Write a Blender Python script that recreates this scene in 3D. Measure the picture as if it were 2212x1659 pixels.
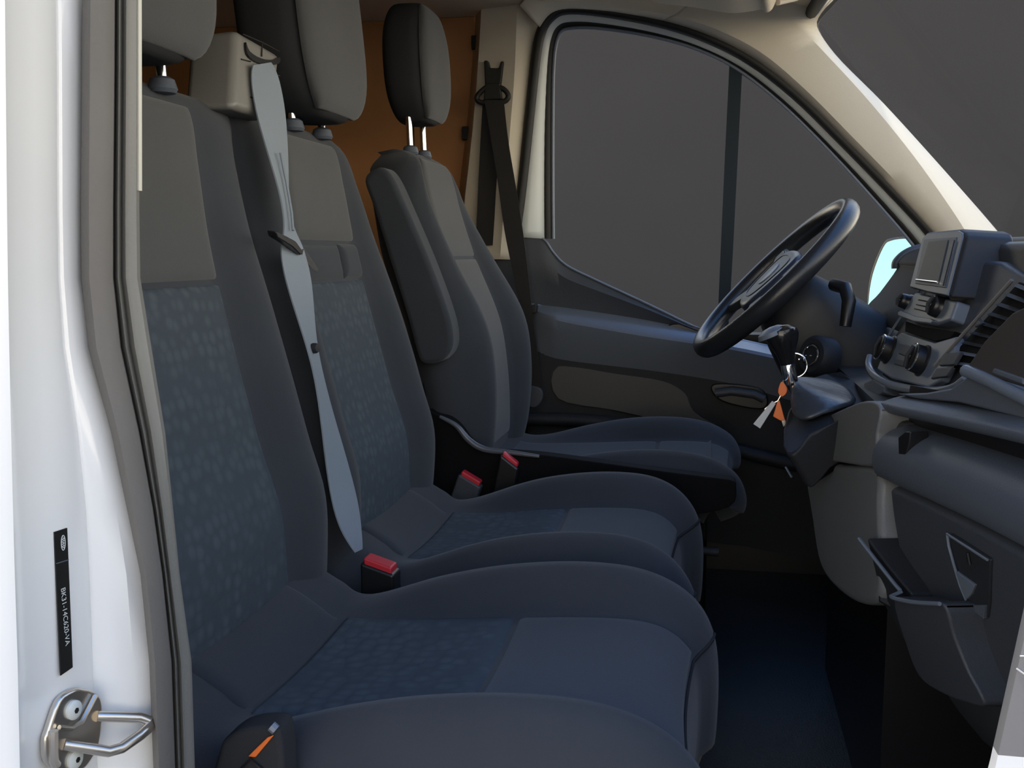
import bpy, bmesh, math, random
from mathutils import Vector as V, Matrix
random.seed(4)
for o in list(bpy.data.objects): bpy.data.objects.remove(o)
scn = bpy.context.scene
C = scn.collection

# ------------------------------------------------------------ camera
F, CX, CY = 2250.0, 1106.0, 829.5            # focal length and centre in photo pixels
YAW, PITCH = math.radians(10.88), math.radians(7.17)
CAM = V((0, 0, 1.56))
cd = bpy.data.cameras.new('camera'); cam = bpy.data.objects.new('camera', cd); C.objects.link(cam)
cam.location = CAM
cam.rotation_euler = (math.pi/2 - PITCH, 0, YAW)
cd.sensor_width = 36.0; cd.lens = 36.0*F/2212.0; cd.clip_start = 0.02
scn.camera = cam

# ------------------------------------------------------------ sky, sun, exposure
w = bpy.data.worlds.new('sky'); scn.world = w; w.use_nodes = True
nt = w.node_tree; nt.nodes.clear()
out = nt.nodes.new('ShaderNodeOutputWorld'); bg = nt.nodes.new('ShaderNodeBackground')
tc = nt.nodes.new('ShaderNodeTexCoord'); sp = nt.nodes.new('ShaderNodeSeparateXYZ')
cr_ = nt.nodes.new('ShaderNodeValToRGB')
cr_.color_ramp.elements[0].position = 0.0; cr_.color_ramp.elements[0].color = (2.8, 2.40, 1.85, 1)
cr_.color_ramp.elements[1].position = 0.75; cr_.color_ramp.elements[1].color = (0.16, 0.36, 0.85, 1)
e = cr_.color_ramp.elements.new(0.30); e.color = (1.1, 1.15, 1.15, 1)
nt.links.new(tc.outputs['Generated'], sp.inputs[0]); nt.links.new(sp.outputs['Z'], cr_.inputs[0])
nt.links.new(cr_.outputs[0], bg.inputs[0]); bg.inputs[1].default_value = 1.0
nt.links.new(bg.outputs[0], out.inputs[0])
sd = bpy.data.lights.new('sun', 'SUN'); sd.energy = 1.5; sd.angle = math.radians(3); sd.color = (1, .93, .8)
sun = bpy.data.objects.new('sun', sd); C.objects.link(sun)
sun.rotation_euler = V((0.35, 0.10, -0.93)).to_track_quat('-Z', 'Y').to_euler()
sun.location = (3, -3, 6)
vs = scn.view_settings
vs.view_transform = 'Standard'; vs.look = 'None'; vs.gamma = 1.0; vs.exposure = 0.85; vs.use_curve_mapping = False

# ------------------------------------------------------------ pixel helpers (a pixel is a direction; the distance is given)
def ray(u, v):
    r = u-CX; up = CY-v
    fw = F*math.cos(PITCH)+up*math.sin(PITCH); uw = up*math.cos(PITCH)-F*math.sin(PITCH)
    return V((-math.sin(YAW)*fw+math.cos(YAW)*r, math.cos(YAW)*fw+math.sin(YAW)*r, uw))
def at(u, v, Y): d = ray(u, v); return CAM+d*(Y/d.y)
def atx(u, v, X): d = ray(u, v); return CAM+d*(X/d.x)
def atp(u, v, P, N): d = ray(u, v); return CAM+d*((P-CAM).dot(N)/d.dot(N))

# ------------------------------------------------------------ materials
MATS = {}
def mat(name, col, rough=.5, metal=0, bump=0, bscale=200, var=0, vscale=8, spec=.5, sheen=0, coat=0, col2=None):
    if name in MATS: return MATS[name]
    m = bpy.data.materials.new(name); m.use_nodes = True; n = m.node_tree; b = n.nodes['Principled BSDF']
    b.inputs['Base Color'].default_value = (*col, 1); b.inputs['Roughness'].default_value = rough
    b.inputs['Metallic'].default_value = metal; b.inputs['Specular IOR Level'].default_value = spec
    if sheen: b.inputs['Sheen Weight'].default_value = sheen
    if coat: b.inputs['Coat Weight'].default_value = coat
    t = n.nodes.new('ShaderNodeTexCoord')
    if var:
        no = n.nodes.new('ShaderNodeTexNoise'); no.inputs['Scale'].default_value = vscale; no.inputs['Detail'].default_value = 5
        mx = n.nodes.new('ShaderNodeMix'); mx.data_type = 'RGBA'
        c2 = col2 if col2 else tuple(c*(1-var) for c in col)
        mx.inputs['A'].default_value = (*c2, 1); mx.inputs['B'].default_value = (*tuple(min(1, c*(1+var)) for c in col), 1)
        n.links.new(t.outputs['Object'], no.inputs['Vector']); n.links.new(no.outputs['Fac'], mx.inputs['Factor'])
        n.links.new(mx.outputs['Result'], b.inputs['Base Color'])
    if bump:
        n2 = n.nodes.new('ShaderNodeTexNoise'); n2.inputs['Scale'].default_value = bscale; n2.inputs['Detail'].default_value = 3
        bp = n.nodes.new('ShaderNodeBump'); bp.inputs['Strength'].default_value = bump; bp.inputs['Distance'].default_value = .002
        n.links.new(t.outputs['Object'], n2.inputs['Vector']); n.links.new(n2.outputs['Fac'], bp.inputs['Height'])
        n.links.new(bp.outputs['Normal'], b.inputs['Normal'])
    MATS[name] = m; return m
def weave(name, c1, c2, scale=(70, 70, 70)):
    """woven seat insert: rows of small raised lighter squares"""
    m = bpy.data.materials.new(name); m.use_nodes = True; n = m.node_tree; b = n.nodes['Principled BSDF']
    b.inputs['Roughness'].default_value = .9; b.inputs['Specular IOR Level'].default_value = .25
    t = n.nodes.new('ShaderNodeTexCoord'); mp = n.nodes.new('ShaderNodeMapping'); mp.inputs['Scale'].default_value = scale
    mp.inputs['Rotation'].default_value = (0, 0, 0)
    vo = n.nodes.new('ShaderNodeTexVoronoi'); vo.inputs['Randomness'].default_value = .6; vo.inputs['Scale'].default_value = 1
    rp = n.nodes.new('ShaderNodeValToRGB'); rp.color_ramp.elements[0].position = .22; rp.color_ramp.elements[1].position = .55
    rp.color_ramp.elements[0].color = (*c2, 1); rp.color_ramp.elements[1].color = (*c1, 1)
    no = n.nodes.new('ShaderNodeTexNoise'); no.inputs['Scale'].default_value = 9; no.inputs['Detail'].default_value = 6
    mx = n.nodes.new('ShaderNodeMix'); mx.data_type = 'RGBA'; mx.inputs['B'].default_value = (*c1, 1)
    n.links.new(t.outputs['Object'], mp.inputs[0]); n.links.new(mp.outputs[0], vo.inputs['Vector']); n.links.new(vo.outputs['Distance'], rp.inputs[0])
    n.links.new(t.outputs['Object'], no.inputs['Vector']); n.links.new(no.outputs['Fac'], mx.inputs['Factor'])
    n.links.new(rp.outputs[0], mx.inputs['A']); n.links.new(mx.outputs['Result'], b.inputs['Base Color'])
    bp = n.nodes.new('ShaderNodeBump'); bp.inputs['Strength'].default_value = .5; bp.inputs['Distance'].default_value = .003; bp.invert = True
    n.links.new(vo.outputs['Distance'], bp.inputs['Height']); n.links.new(bp.outputs['Normal'], b.inputs['Normal'])
    MATS[name] = m; return m
def glass(name, tint=(.95, .97, .97)):
    m = bpy.data.materials.new(name); m.use_nodes = True; n = m.node_tree; n.nodes.clear()
    o = n.nodes.new('ShaderNodeOutputMaterial'); mx = n.nodes.new('ShaderNodeMixShader'); lw = n.nodes.new('ShaderNodeLayerWeight'); lw.inputs[0].default_value = .5; pw = n.nodes.new('ShaderNodeMath'); pw.operation = 'POWER'; pw.inputs[1].default_value = 5; fr = n.nodes.new('ShaderNodeMath'); fr.operation = 'MULTIPLY_ADD'; fr.inputs[1].default_value = .05; fr.inputs[2].default_value = .0; n.links.new(lw.outputs['Facing'], pw.inputs[0]); n.links.new(pw.outputs[0], fr.inputs[0])
    tr = n.nodes.new('ShaderNodeBsdfTransparent'); tr.inputs[0].default_value = (*tint, 1)
    gl = n.nodes.new('ShaderNodeBsdfGlossy'); gl.inputs['Roughness'].default_value = .02
    n.links.new(fr.outputs[0], mx.inputs[0]); n.links.new(tr.outputs[0], mx.inputs[1]); n.links.new(gl.outputs[0], mx.inputs[2]); n.links.new(mx.outputs[0], o.inputs[0])
    MATS[name] = m; return m
FAB = mat('seat_fabric', (.042, .047, .055), .92, bump=.25, bscale=900, var=.12, vscale=14, spec=.2, sheen=.15)
FABP = mat('seat_panel_fabric', (.078, .080, .080), .92, bump=.25, bscale=900, var=.10, vscale=10, spec=.2, sheen=.2)
FABC = mat('cushion_fabric', (.050, .060, .074), .92, bump=.25, bscale=900, var=.12, vscale=9, spec=.2, sheen=.15)
WEAVE = weave('woven_insert', (.060, .074, .088), (.096, .116, .132), (62, 62, 62))
FABD = mat('dark_fabric', (.030, .031, .033), .93, bump=.2, bscale=900, var=.1, spec=.2)
PLD = mat('dark_plastic', (.024, .026, .030), .55, bump=.25, bscale=700, spec=.3)
MBK = mat('matte_black', (.006, .006, .007), .85, spec=.15)
PLM = mat('mid_plastic', (.050, .056, .067), .50, bump=.25, bscale=600, spec=.5)  # blue of the sky light tinted into this plastic
PLG = mat('grey_plastic', (.085, .099, .122), .45, bump=.2, bscale=500, spec=.5)  # grey with the blue sky light put into its colour
PLC = mat('console_plastic', (.165, .17, .175), .5, bump=.2, bscale=500, spec=.5)
PLS = mat('satin_grey_plastic', (.145, .172, .215), .38, bump=.05, spec=.5)  # bluish base colour carries the sky light on the dash
BLK = mat('black_plastic', (.010, .010, .011), .35, spec=.5)
RUB = mat('black_rubber', (.014, .013, .011), .55, spec=.4)
SEALM = mat('grey_brown_seal', (.155, .145, .132), .7, bump=.2, bscale=300, var=.12, vscale=20, spec=.35)
CREAM = mat('cream_trim', (.68, .61, .48), .65, bump=.15, bscale=500, spec=.35)
HEADL = mat('headliner_felt', (.78, .69, .53), .95, bump=.4, bscale=700, spec=.1)
WHITE = mat('white_paint', (.86, .87, .86), .22, var=.03, vscale=6, spec=.5, coat=.4)
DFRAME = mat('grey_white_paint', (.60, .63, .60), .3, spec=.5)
STEEL = mat('zinc_steel', (.62, .58, .52), .3, metal=1, bump=.05, bscale=80)
CHROME = mat('chrome', (.85, .85, .83), .12, metal=1)
BELT = mat('belt_webbing', (.25, .29, .33), .7, bump=.35, bscale=1200, spec=.4)
BELTD = mat('belt_webbing_black', (.022, .020, .019), .75, bump=.35, bscale=1200, spec=.3)
RED = mat('red_button', (.62, .03, .045), .4, spec=.5)
ORANGE = mat('orange_plastic', (.80, .17, .03), .45, spec=.5)
PAPER = mat('white_tag', (.55, .56, .54), .7, var=.12, vscale=60)
DECAL = mat('black_decal', (.008, .009, .009), .35, var=.3, vscale=40, spec=.5)
INK = mat('white_print', (.62, .66, .65), .6)
WOOD = mat('plywood', (.42, .20, .08), .6, bump=.15, bscale=60, var=.28, vscale=5, spec=.3)
MAT_FLOOR = mat('floor_mat', (.012, .016, .019), .45, bump=.4, bscale=350, var=.35, vscale=5, spec=.5)
WALLM = mat('dark_grey_wall', (.044, .0415, .0405), .95, bump=.1, bscale=30, var=.10, vscale=.6, spec=.1)
CONC = mat('concrete', (.16, .155, .15), .9, var=.12, vscale=3)
GREYP = mat('grey_body_paint', (.235, .23, .232), .5, spec=.4, var=.03, vscale=4)
SCREEN = mat('display_glass', (.050, .060, .064), .45, spec=.3)
MIRROR = mat('mirror_glass', (.135, .29, .36), .03, metal=1)
GLASS = glass('window_glass')

# ------------------------------------------------------------ mesh helpers
def link(name, me, m, parent=None, smooth=True, bevel=0, seg=2, sub=0, auto=True):
    o = bpy.data.objects.new(name, me); C.objects.link(o)
    if m: me.materials.append(m)
    if parent is not None:
        o.parent = parent; o.location = -parent.location
        pp = parent.parent
        if pp is not None: o.location = V((0, 0, 0))
    if smooth:
        for p in me.polygons: p.use_smooth = True
    if bevel:
        b = o.modifiers.new('b', 'BEVEL'); b.width = bevel; b.segments = seg; b.limit_method = 'ANGLE'; b.angle_limit = math.radians(35); b.harden_normals = True
    if sub:
        s = o.modifiers.new('s', 'SUBSURF'); s.levels = sub; s.render_levels = sub
    if smooth and auto and not sub:
        try: me.set_sharp_from_angle(angle=math.radians(42))
        except Exception: pass
    return o
def mesh(name, vs, fs, fix=True):
    me = bpy.data.meshes.new(name); me.from_pydata([tuple(v) for v in vs], [], fs); me.update()
    if fix:
        bm = bmesh.new(); bm.from_mesh(me); bmesh.ops.recalc_face_normals(bm, faces=bm.faces); bm.to_mesh(me); bm.free()
    return me
def thing(name, loc, label=None, cat=None, kind=None, group=None):
    o = bpy.data.objects.new(name, None); o.location = loc; C.objects.link(o); o.empty_display_size = .05
    return tag(o, label, cat, kind, group)
def tag(o, label=None, cat=None, kind=None, group=None):
    if label: o['label'] = label
    if cat: o['category'] = cat
    if kind: o['kind'] = kind
    if group: o['group'] = group
    return o
def loft(name, rings, m, parent=None, closed=True, caps=True, **k):
    n = len(rings[0]); vs = [p for r in rings for p in r]; fs = []
    for i in range(len(rings)-1):
        for j in range(n if closed else n-1):
            j2 = (j+1) % n
            fs.append((i*n+j, i*n+j2, (i+1)*n+j2, (i+1)*n+j))
    if caps and closed:
        fs.append(tuple(range(n))); fs.append(tuple(range((len(rings)-1)*n, len(rings)*n)))
    return link(name, mesh(name, vs, fs), m, parent, **k)
def sheet(name, rows, m, parent=None, thick=0, **k):
    o = loft(name, rows, m, parent, closed=False, caps=False, **k)
    if thick:
        s = o.modifiers.new('t', 'SOLIDIFY'); s.thickness = abs(thick); s.offset = 1 if thick > 0 else -1
    return o
def prism(name, pts, off, m, parent=None, bevel=0, smooth=False, **k):
    """polygon (3d points) pushed by the vector off"""
    off = V(off); n = len(pts); vs = list(pts)+[p+off for p in pts]
    fs = [tuple(range(n)), tuple(range(2*n-1, n-1, -1))]+[(i, (i+1) % n, n+(i+1) % n, n+i) for i in range(n)]
    return link(name, mesh(name, vs, fs), m, parent, smooth=bool(bevel) or smooth, bevel=bevel, **k)
def boxv(name, a, b, m, parent=None, bevel=.004, **k):
    x0, y0, z0 = a; x1, y1, z1 = b
    return prism(name, [V((x0, y0, z0)), V((x1, y0, z0)), V((x1, y1, z0)), V((x0, y1, z0))], (0, 0, z1-z0), m, parent, bevel=bevel, **k)
def cr(pts, n=6, closed=False):
    """smooth curve through points (any dimension)"""
    P = [V(p) for p in pts]; L = len(P); o = []
    for i in range(L if closed else L-1):
        if closed: a, b, c, d = P[i-1], P[i], P[(i+1) % L], P[(i+2) % L]
        else: a, b, c, d = P[max(i-1, 0)], P[i], P[i+1], P[min(i+2, L-1)]
        for q in range(n):
            t = q/n
            o.append(.5*((2*b)+(c-a)*t+(2*a-5*b+4*c-d)*t*t+(3*b-a-3*c+d)*t**3))
    if not closed: o.append(P[-1])
    return o
def frames(path, closed=False):
    n = len(path); T = []
    for i in range(n):
        a = path[(i-1) % n] if (closed or i > 0) else path[0]; b = path[(i+1) % n] if (closed or i < n-1) else path[-1]
        T.append((b-a).normalized())
    nrm = T[0].orthogonal().normalized(); N = []
    for t in T:
        nrm = (nrm-t*nrm.dot(t)).normalized(); N.append(nrm)
    return T, N
def tube(name, path, r, m, parent=None, closed=False, seg=10, **k):
    path = [V(p) for p in path]; T, N = frames(path, closed); rings = []
    for i, p in enumerate(path):
        rr = r[i] if isinstance(r, (list, tuple)) else r; B = T[i].cross(N[i])
        rings.append([p+(N[i]*math.cos(q*2*math.pi/seg)+B*math.sin(q*2*math.pi/seg))*rr for q in range(seg)])
    if closed: rings.append(rings[0])
    return loft(name, rings, m, parent, caps=not closed, **k)
def ribbon(name, path, widths, th, m, parent=None, **k):
    """strap: centre points with half-width vectors, and thickness"""
    rings = []
    for i, p in enumerate(path):
        p = V(p); wv = V(widths[i] if isinstance(widths, list) else widths)
        t = (V(path[min(i+1, len(path)-1)])-V(path[max(i-1, 0)])).normalized(); nn = wv.cross(t).normalized()*th/2
        rings.append([p-wv-nn, p+wv-nn, p+wv+nn, p-wv+nn])
    return loft(name, rings, m, parent, **k)
def revolve(name, prof, org, axis, m, parent=None, seg=24, **k):
    """profile [(radius, height)] about axis at org"""
    ax = V(axis).normalized(); n = ax.orthogonal().normalized(); b = ax.cross(n); org = V(org)
    rings = [[org+ax*h+(n*math.cos(q*2*math.pi/seg)+b*math.sin(q*2*math.pi/seg))*max(r, 1e-5) for q in range(seg)] for r, h in prof]
    return loft(name, rings, m, parent, **k)
def lerp(x, tab):
    if x <= tab[0][0]: return tab[0][1]
    for (a, fa), (b, fb) in zip(tab, tab[1:]):
        if x <= b: q = (x-a)/(b-a); return fa+(fb-fa)*q
    return tab[-1][1]
def slerp_(x, tab):
    """smooth table interpolation (monotone x)"""
    if x <= tab[0][0]: return tab[0][1]
    n = len(tab)
    for i in range(n-1):
        a, b = tab[i], tab[i+1]
        if x <= b[0]:
            h = b[0]-a[0]; q = (x-a[0])/h
            ma = (tab[min(i+1, n-1)][1]-tab[max(i-1, 0)][1])/(tab[min(i+1, n-1)][0]-tab[max(i-1, 0)][0])
            mb = (tab[min(i+2, n-1)][1]-tab[i][1])/(tab[min(i+2, n-1)][0]-tab[i][0])
            return (2*q**3-3*q*q+1)*a[1]+(q**3-2*q*q+q)*h*ma+(-2*q**3+3*q*q)*b[1]+(q**3-q*q)*h*mb
    return tab[-1][1]
def pillow(name, surf, a0, a1, b0, b1, m, parent, h=.008, na=22, nb=30, edge=.016, la=.25, lb=.4, sink=.004, a_of=None):
    """padded panel laid on surf(a,b)->(P,N); its edges sink into the seam"""
    rows = []
    for j in range(nb+1):
        qb = j/nb; qb = .5-.5*math.cos(math.pi*qb) if True else qb
        row = []
        for i in range(na+1):
            qa = .5-.5*math.cos(math.pi*i/na)
            aa0, aa1 = (a_of(qb) if a_of else (a0, a1))
            P, N = surf(aa0+(aa1-aa0)*qa, b0+(b1-b0)*qb)
            ed = min(min(qa, 1-qa)*la, min(qb, 1-qb)*lb)/edge; ed = min(1, ed)
            row.append(P+N*(-sink+(h+sink)*math.sqrt(max(0, 1-(1-ed)**2))))
        rows.append(row)
    return sheet(name, rows, m, parent, auto=False)
def text(name, s, size, o, ex, ey, m, parent, ext=.0002):
    cu = bpy.data.curves.new(name, 'FONT'); cu.body = s; cu.size = size; cu.extrude = ext; cu.align_x = 'LEFT'; cu.align_y = 'CENTER'
    to = bpy.data.objects.new('tmp', cu); C.objects.link(to); dg = bpy.context.evaluated_depsgraph_get(); dg.update()
    me = bpy.data.meshes.new_from_object(to.evaluated_get(dg)); bpy.data.objects.remove(to); me.name = name
    ex = V(ex).normalized(); ey = V(ey).normalized(); ez = ex.cross(ey)
    me.transform(Matrix(((ex.x, ey.x, ez.x, o.x), (ex.y, ey.y, ez.y, o.y), (ex.z, ey.z, ez.z, o.z), (0, 0, 0, 1))))
    return link(name, me, m, parent, smooth=False)
def off2(pts, d):
    """offset an open pixel path sideways by d px"""
    o = []
    for i, p in enumerate(pts):
        a = V(pts[max(i-1, 0)]); b = V(pts[min(i+1, len(pts)-1)]); t = (b-a).normalized()
        o.append(V((p[0]+t.y*d, p[1]-t.x*d)))
    return o

YN, YM, YD = .963, 1.456, 2.04      # seat centres across the cab
YDOOR = 2.47                        # inside of the driver's door
ZF = .80                            # cab floor

# ============================================================ THE SETTING
S = 'structure'
g = tag(link('ground', mesh('ground', [V((-30, -30, 0)), V((30, -30, 0)), V((30, 30, 0)), V((-30, 30, 0))], [(0, 1, 2, 3)]), CONC, smooth=False), 'grey concrete ground around the van', kind=S)
tag(boxv('wall_backdrop', (-6.0, 14.0, 0), (6.5, 14.3, 5.4), WALLM, bevel=0), 'plain dark grey wall seen through the windows', kind=S)

# cab and cargo shell
tag(boxv('floor', (-2.6, .64, ZF-.06), (.78, 2.56, ZF), MAT_FLOOR, bevel=.01), 'black rubber cab floor mat', kind=S)
ce = tag(boxv('ceiling', (-2.6, .60, 2.125), (.16, 2.58, 2.17), HEADL, bevel=.01), 'cream felt headliner', kind=S)
tag(boxv('wall_rear', (-2.64, .60, ZF), (-2.60, 2.58, 2.13), WOOD, bevel=0), 'rear doors end of the cargo space', kind=S)
wn = tag(boxv('wall_near', (-2.6, .60, ZF-.3), (-.66, .655, 2.13), CREAM, bevel=0), 'near side of the cargo space', kind=S)
# plywood lining of the far cargo side, separate boards
wf = thing('wall_far', (-1.5, 2.53, ZF), 'brown plywood lined far side of the cargo space', kind=S)
bx = [-.575, -.735, -.98, -1.40, -1.95, -2.6]
for i in range(5):
    boxv('plywood_board', (bx[i+1]+.0015, 2.53+.004*(i % 2), ZF), (bx[i]-.0015, 2.552, 2.125), WOOD, wf, bevel=.003)
boxv('backing', (-2.6, 2.553, ZF), (-.5, 2.575, 2.125), mat('dark_backing', (.02, .012, .008), .8), wf, bevel=0)
# front bulkhead, cowl
tag(boxv('wall_front', (.70, .64, ZF), (.78, 2.56, 1.54), BLK, bevel=0), 'dark bulkhead under the windscreen', kind=S)

# ---- windscreen
wsL, wsR = [], []
w2 = thing('window_2', (.45, 1.5, 1.58), 'sloping windscreen', kind=S)
rows = []
for q in range(9):
    t = q/8; y = .66+t*1.80; bul = .10*(1-((y-1.55)/.92)**2)
    rows.append([V((.195+.42*s+bul*(.3+.7*s), y, 2.065-.485*s)) for s in (0, .25, .5, .75, 1)])
sheet('glass_pane', rows, GLASS, w2)
tube('header_seal', [r[0]+V((-.004, 0, .01)) for r in rows], .014, RUB, w2)
tube('cowl_seal', [r[-1] for r in rows], .014, RUB, w2)
sheet('header_trim', [[V((.10, r[0].y, 2.118)), r[0]+V((-.02, 0, .02)), r[0]+V((.015, 0, .012)), V((.26, r[0].y, 2.125))] for r in rows], CREAM, w2)

# ---- driver's door: window, seals, frame
OUT = [(1113, 512), (1128, 400), (1145, 240), (1158, 120), (1170, 65), (1192, 34), (1225, 20), (1300, 25), (1420, 47), (1520, 78), (1620, 128), (1720, 205), (1820, 303), (1920, 405), (2012, 505), (2040, 560)]
INN = [(1176, 516), (1175, 400), (1175, 260), (1177, 140), (1185, 82), (1202, 52), (1235, 42), (1300, 43), (1410, 60), (1510, 88), (1600, 132), (1695, 205), (1795, 302), (1893, 408), (1985, 515), (2010, 560)]
BOT = [(2010, 560), (2005, 660), (1960, 745), (1850, 762), (1700, 752), (1600, 735), (1520, 712), (1400, 655), (1290, 604), (1225, 572), (1196, 545), (1176, 516)]
w1 = thing('window_1', at(1560, 600, YDOOR), "driver's door window with fixed quarter light", kind=S)
outp = cr(OUT, 5); innp = cr(INN, 5); botp = cr(BOT, 4)
tube('opening_seal', [at(p.x, p.y, YDOOR-.015) for p in outp], .0115, RUB, w1)
tube('bright_strip', [at(p.x, p.y, YDOOR+.012) for p in off2(innp, -19)], .004, PLS, w1)
tube('glass_seal', [at(p.x, p.y, YDOOR+.018) for p in off2(innp, -6)], .0145, RUB, w1)
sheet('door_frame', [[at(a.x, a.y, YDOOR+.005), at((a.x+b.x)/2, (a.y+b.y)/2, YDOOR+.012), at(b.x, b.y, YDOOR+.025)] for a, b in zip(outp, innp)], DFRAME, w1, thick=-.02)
pane = [at(p.x, p.y, YDOOR+.03) for p in innp]+[at(p.x, p.y, YDOOR+.03) for p in botp[1:-1]]
link('glass_pane', mesh('glass_pane', pane, [tuple(range(len(pane)))]), GLASS, w1, smooth=False)
ribbon('divider_bar', [at(1591, 112, YDOOR+.02), at(1580, 330, YDOOR+.02), at(1570, 540, YDOOR+.02), at(1560, 735, YDOOR+.02)], [V((.0145, 0, 0)), V((.0145, 0, 0)), V((.014, 0, 0)), V((.0125, 0, 0))], .02, mat('divider_rubber', (.020, .028, .034), .8, spec=.2), w1, smooth=False)

# ---- cream trims round the door opening
def strip(name, lab, cols, m, thick=-.012, n=5):
    """cols: list of (pixel polyline, Y or list of Y); all polylines have the same count"""
    cc = []
    for pl, Y in cols:
        ys = Y if isinstance(Y, list) else [Y]*len(pl)
        cc.append([at(p.x, p.y, p.z) for p in cr([(a[0], a[1], y) for a, y in zip(pl, ys)], n)])
    rows = [list(r) for r in zip(*cc)]
    return tag(sheet(name, rows, m, thick=thick), lab, kind=S)
AO = [(1420, 47), (1520, 78), (1620, 128), (1720, 205), (1820, 303), (1920, 405), (2012, 505), (2040, 545)]
A1 = [(1455, 28), (1545, 57), (1645, 108), (1742, 188), (1842, 288), (1940, 388), (2030, 485), (2066, 530)]
A2 = [(1500, -6), (1590, 22), (1680, 85), (1765, 165), (1862, 265), (1955, 366), (2045, 470), (2085, 522)]
A3 = [(1570, -60), (1650, -12), (1725, 62), (1786, 130), (1876, 228), (1968, 340), (2052, 455), (2095, 520)]
A4 = [(1860, -70), (1797, 0), (1762, 58), (1795, 125), (1900, 231), (2005, 345), (2107, 458), (2165, 525)]
t1 = strip('trim_1', 'cream windscreen pillar trim beside the driver window', [(AO, YDOOR-.002), (A1, 2.435), (A2, 2.428), (A3, 2.424), (A4, [2.34, 2.38, 2.43, 2.445, 2.45, 2.455, 2.455, 2.455])], CREAM)
tube('windscreen_edge_seal', [at(p.x, p.y, 2.47) for p in cr([(1840, -40), (1803, 0), (1768, 40), (1764, 66), (1800, 122), (1903, 229), (2008, 343), (2110, 456), (2168, 523)], 5)], .006, RUB, t1)
TO = [(1170, 65), (1192, 34), (1225, 20), (1300, 25), (1360, 35), (1424, 48)]
T1 = [(1150, 44), (1178, 14), (1225, 2), (1310, 6), (1385, 16), (1458, 29)]
T2 = [(1120, 10), (1160, -30), (1220, -40), (1330, -35), (1420, -24), (1504, -5)]
strip('trim_2', 'cream roof rail trim above the driver window', [(TO, YDOOR-.002), (T1, 2.435), (T2, [2.40, 2.40, 2.40, 2.41, 2.42, 2.428])], CREAM)
B0 = [(1043, -60), (1040, 0), (1030, 150), (1018, 280), (1000, 430), (985, 560)]
B1 = [(1052, -60), (1050, 0), (1041, 150), (1030, 280), (1013, 430), (1000, 560)]
B2 = [(1122, -60), (1118, 0), (1112, 150), (1102, 280), (1090, 430), (1080, 560)]
B3 = [(1142, -60), (1140, 0), (1130, 150), (1120, 280), (1108, 430), (1098, 560)]
B4 = [(1180, -60), (1172, 55), (1155, 150), (1140, 280), (1124, 430), (1108, 560)]
t3 = strip('trim_3', 'cream pillar trim behind the driver door with belt guide', [(B0, 2.53), (B1, 2.475), (B2, 2.448), (B3, 2.462), (B4, 2.495)], CREAM)
tube('edge_bead', [at(p.x, p.y, 2.515) for p in cr([(1050, -40), (1048, 0), (1038, 150), (1026, 280), (1009, 430)], 4)], .0022, DFRAME, t3)
for (u, v) in ((1026, 92), (1006, 288)):
    c = at(u, v, 2.51); boxv('fixing_clip', (c.x-.008, c.y-.006, c.z-.016), (c.x+.008, c.y+.01, c.z+.016), RUB, t3, bevel=.002)

# ---- driver's door trim
d1 = thing('door_1', at(1400, 900, YDOOR), "driver's door with dark moulded inner trim", kind=S)
up = cr([(1040, 508), (1100, 510), (1150, 513), (1176, 520), (1196, 548), (1225, 576), (1290, 608), (1400, 659), (1520, 716), (1600, 738), (1700, 756), (1850, 765), (2000, 745)], 5)
lo = cr([(1040, 640), (1100, 648), (1150, 655), (1176, 660), (1200, 664), (1235, 669), (1300, 678), (1405, 695), (1520, 716+8), (1600, 745), (1700, 775), (1850, 795), (2000, 800)], 5)
rows = []
for a, b in zip(up, lo):
    rows.append([at(a.x, a.y, YDOOR+.035), at(a.x, a.y, YDOOR), at(a.x*.7+b.x*.3, a.y*.7+b.y*.3, YDOOR-.012), at(b.x*.6+a.x*.4, b.y*.6+a.y*.4, YDOOR-.004), at(b.x, b.y, YDOOR+.004)])
sheet('upper_panel', rows, PLM, d1)
tube('waist_strip', [at(p.x, p.y-2, YDOOR-.002) for p in up[14:]], .0028, PLS, d1, seg=8)
# armrest ledge: path of its inner lip and of the crease at the door
lip = cr([(1146, 668), (1168, 678), (1220, 692), (1300, 707), (1400, 724), (1520, 742), (1610, 757), (1720, 780), (1850, 800)], 5)
crs = cr([(1144, 655), (1165, 658), (1220, 664), (1300, 675), (1400, 691), (1520, 715), (1610, 734), (1720, 757), (1850, 780)], 5)
low = cr([(1146, 760), (1168, 768), (1220, 780), (1300, 790), (1400, 802), (1520, 820), (1610, 838), (1720, 870), (1850, 900)], 5)
rows = []
for i, (a, b, c) in enumerate(zip(crs, lip, low)):
    pr = min(1, i/8)*.055
    p0 = at(a.x, a.y, YDOOR+.005); p1 = at(b.x, b.y-3, YDOOR-pr); p2 = at(b.x, b.y+4, YDOOR-pr-.004); p3 = at(b.x*.7+c.x*.3, b.y*.7+c.y*.3, YDOOR-pr*.9); p4 = at(c.x, c.y, YDOOR-.01)
    rows.append([p0, p1, p2, p3, p4])
sheet('armrest', rows, mat('armrest_plastic', (.15, .17, .205), .32, bump=.12, bscale=500), d1)  # sky reflection on the ledge is put into this lighter, bluish colour
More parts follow.
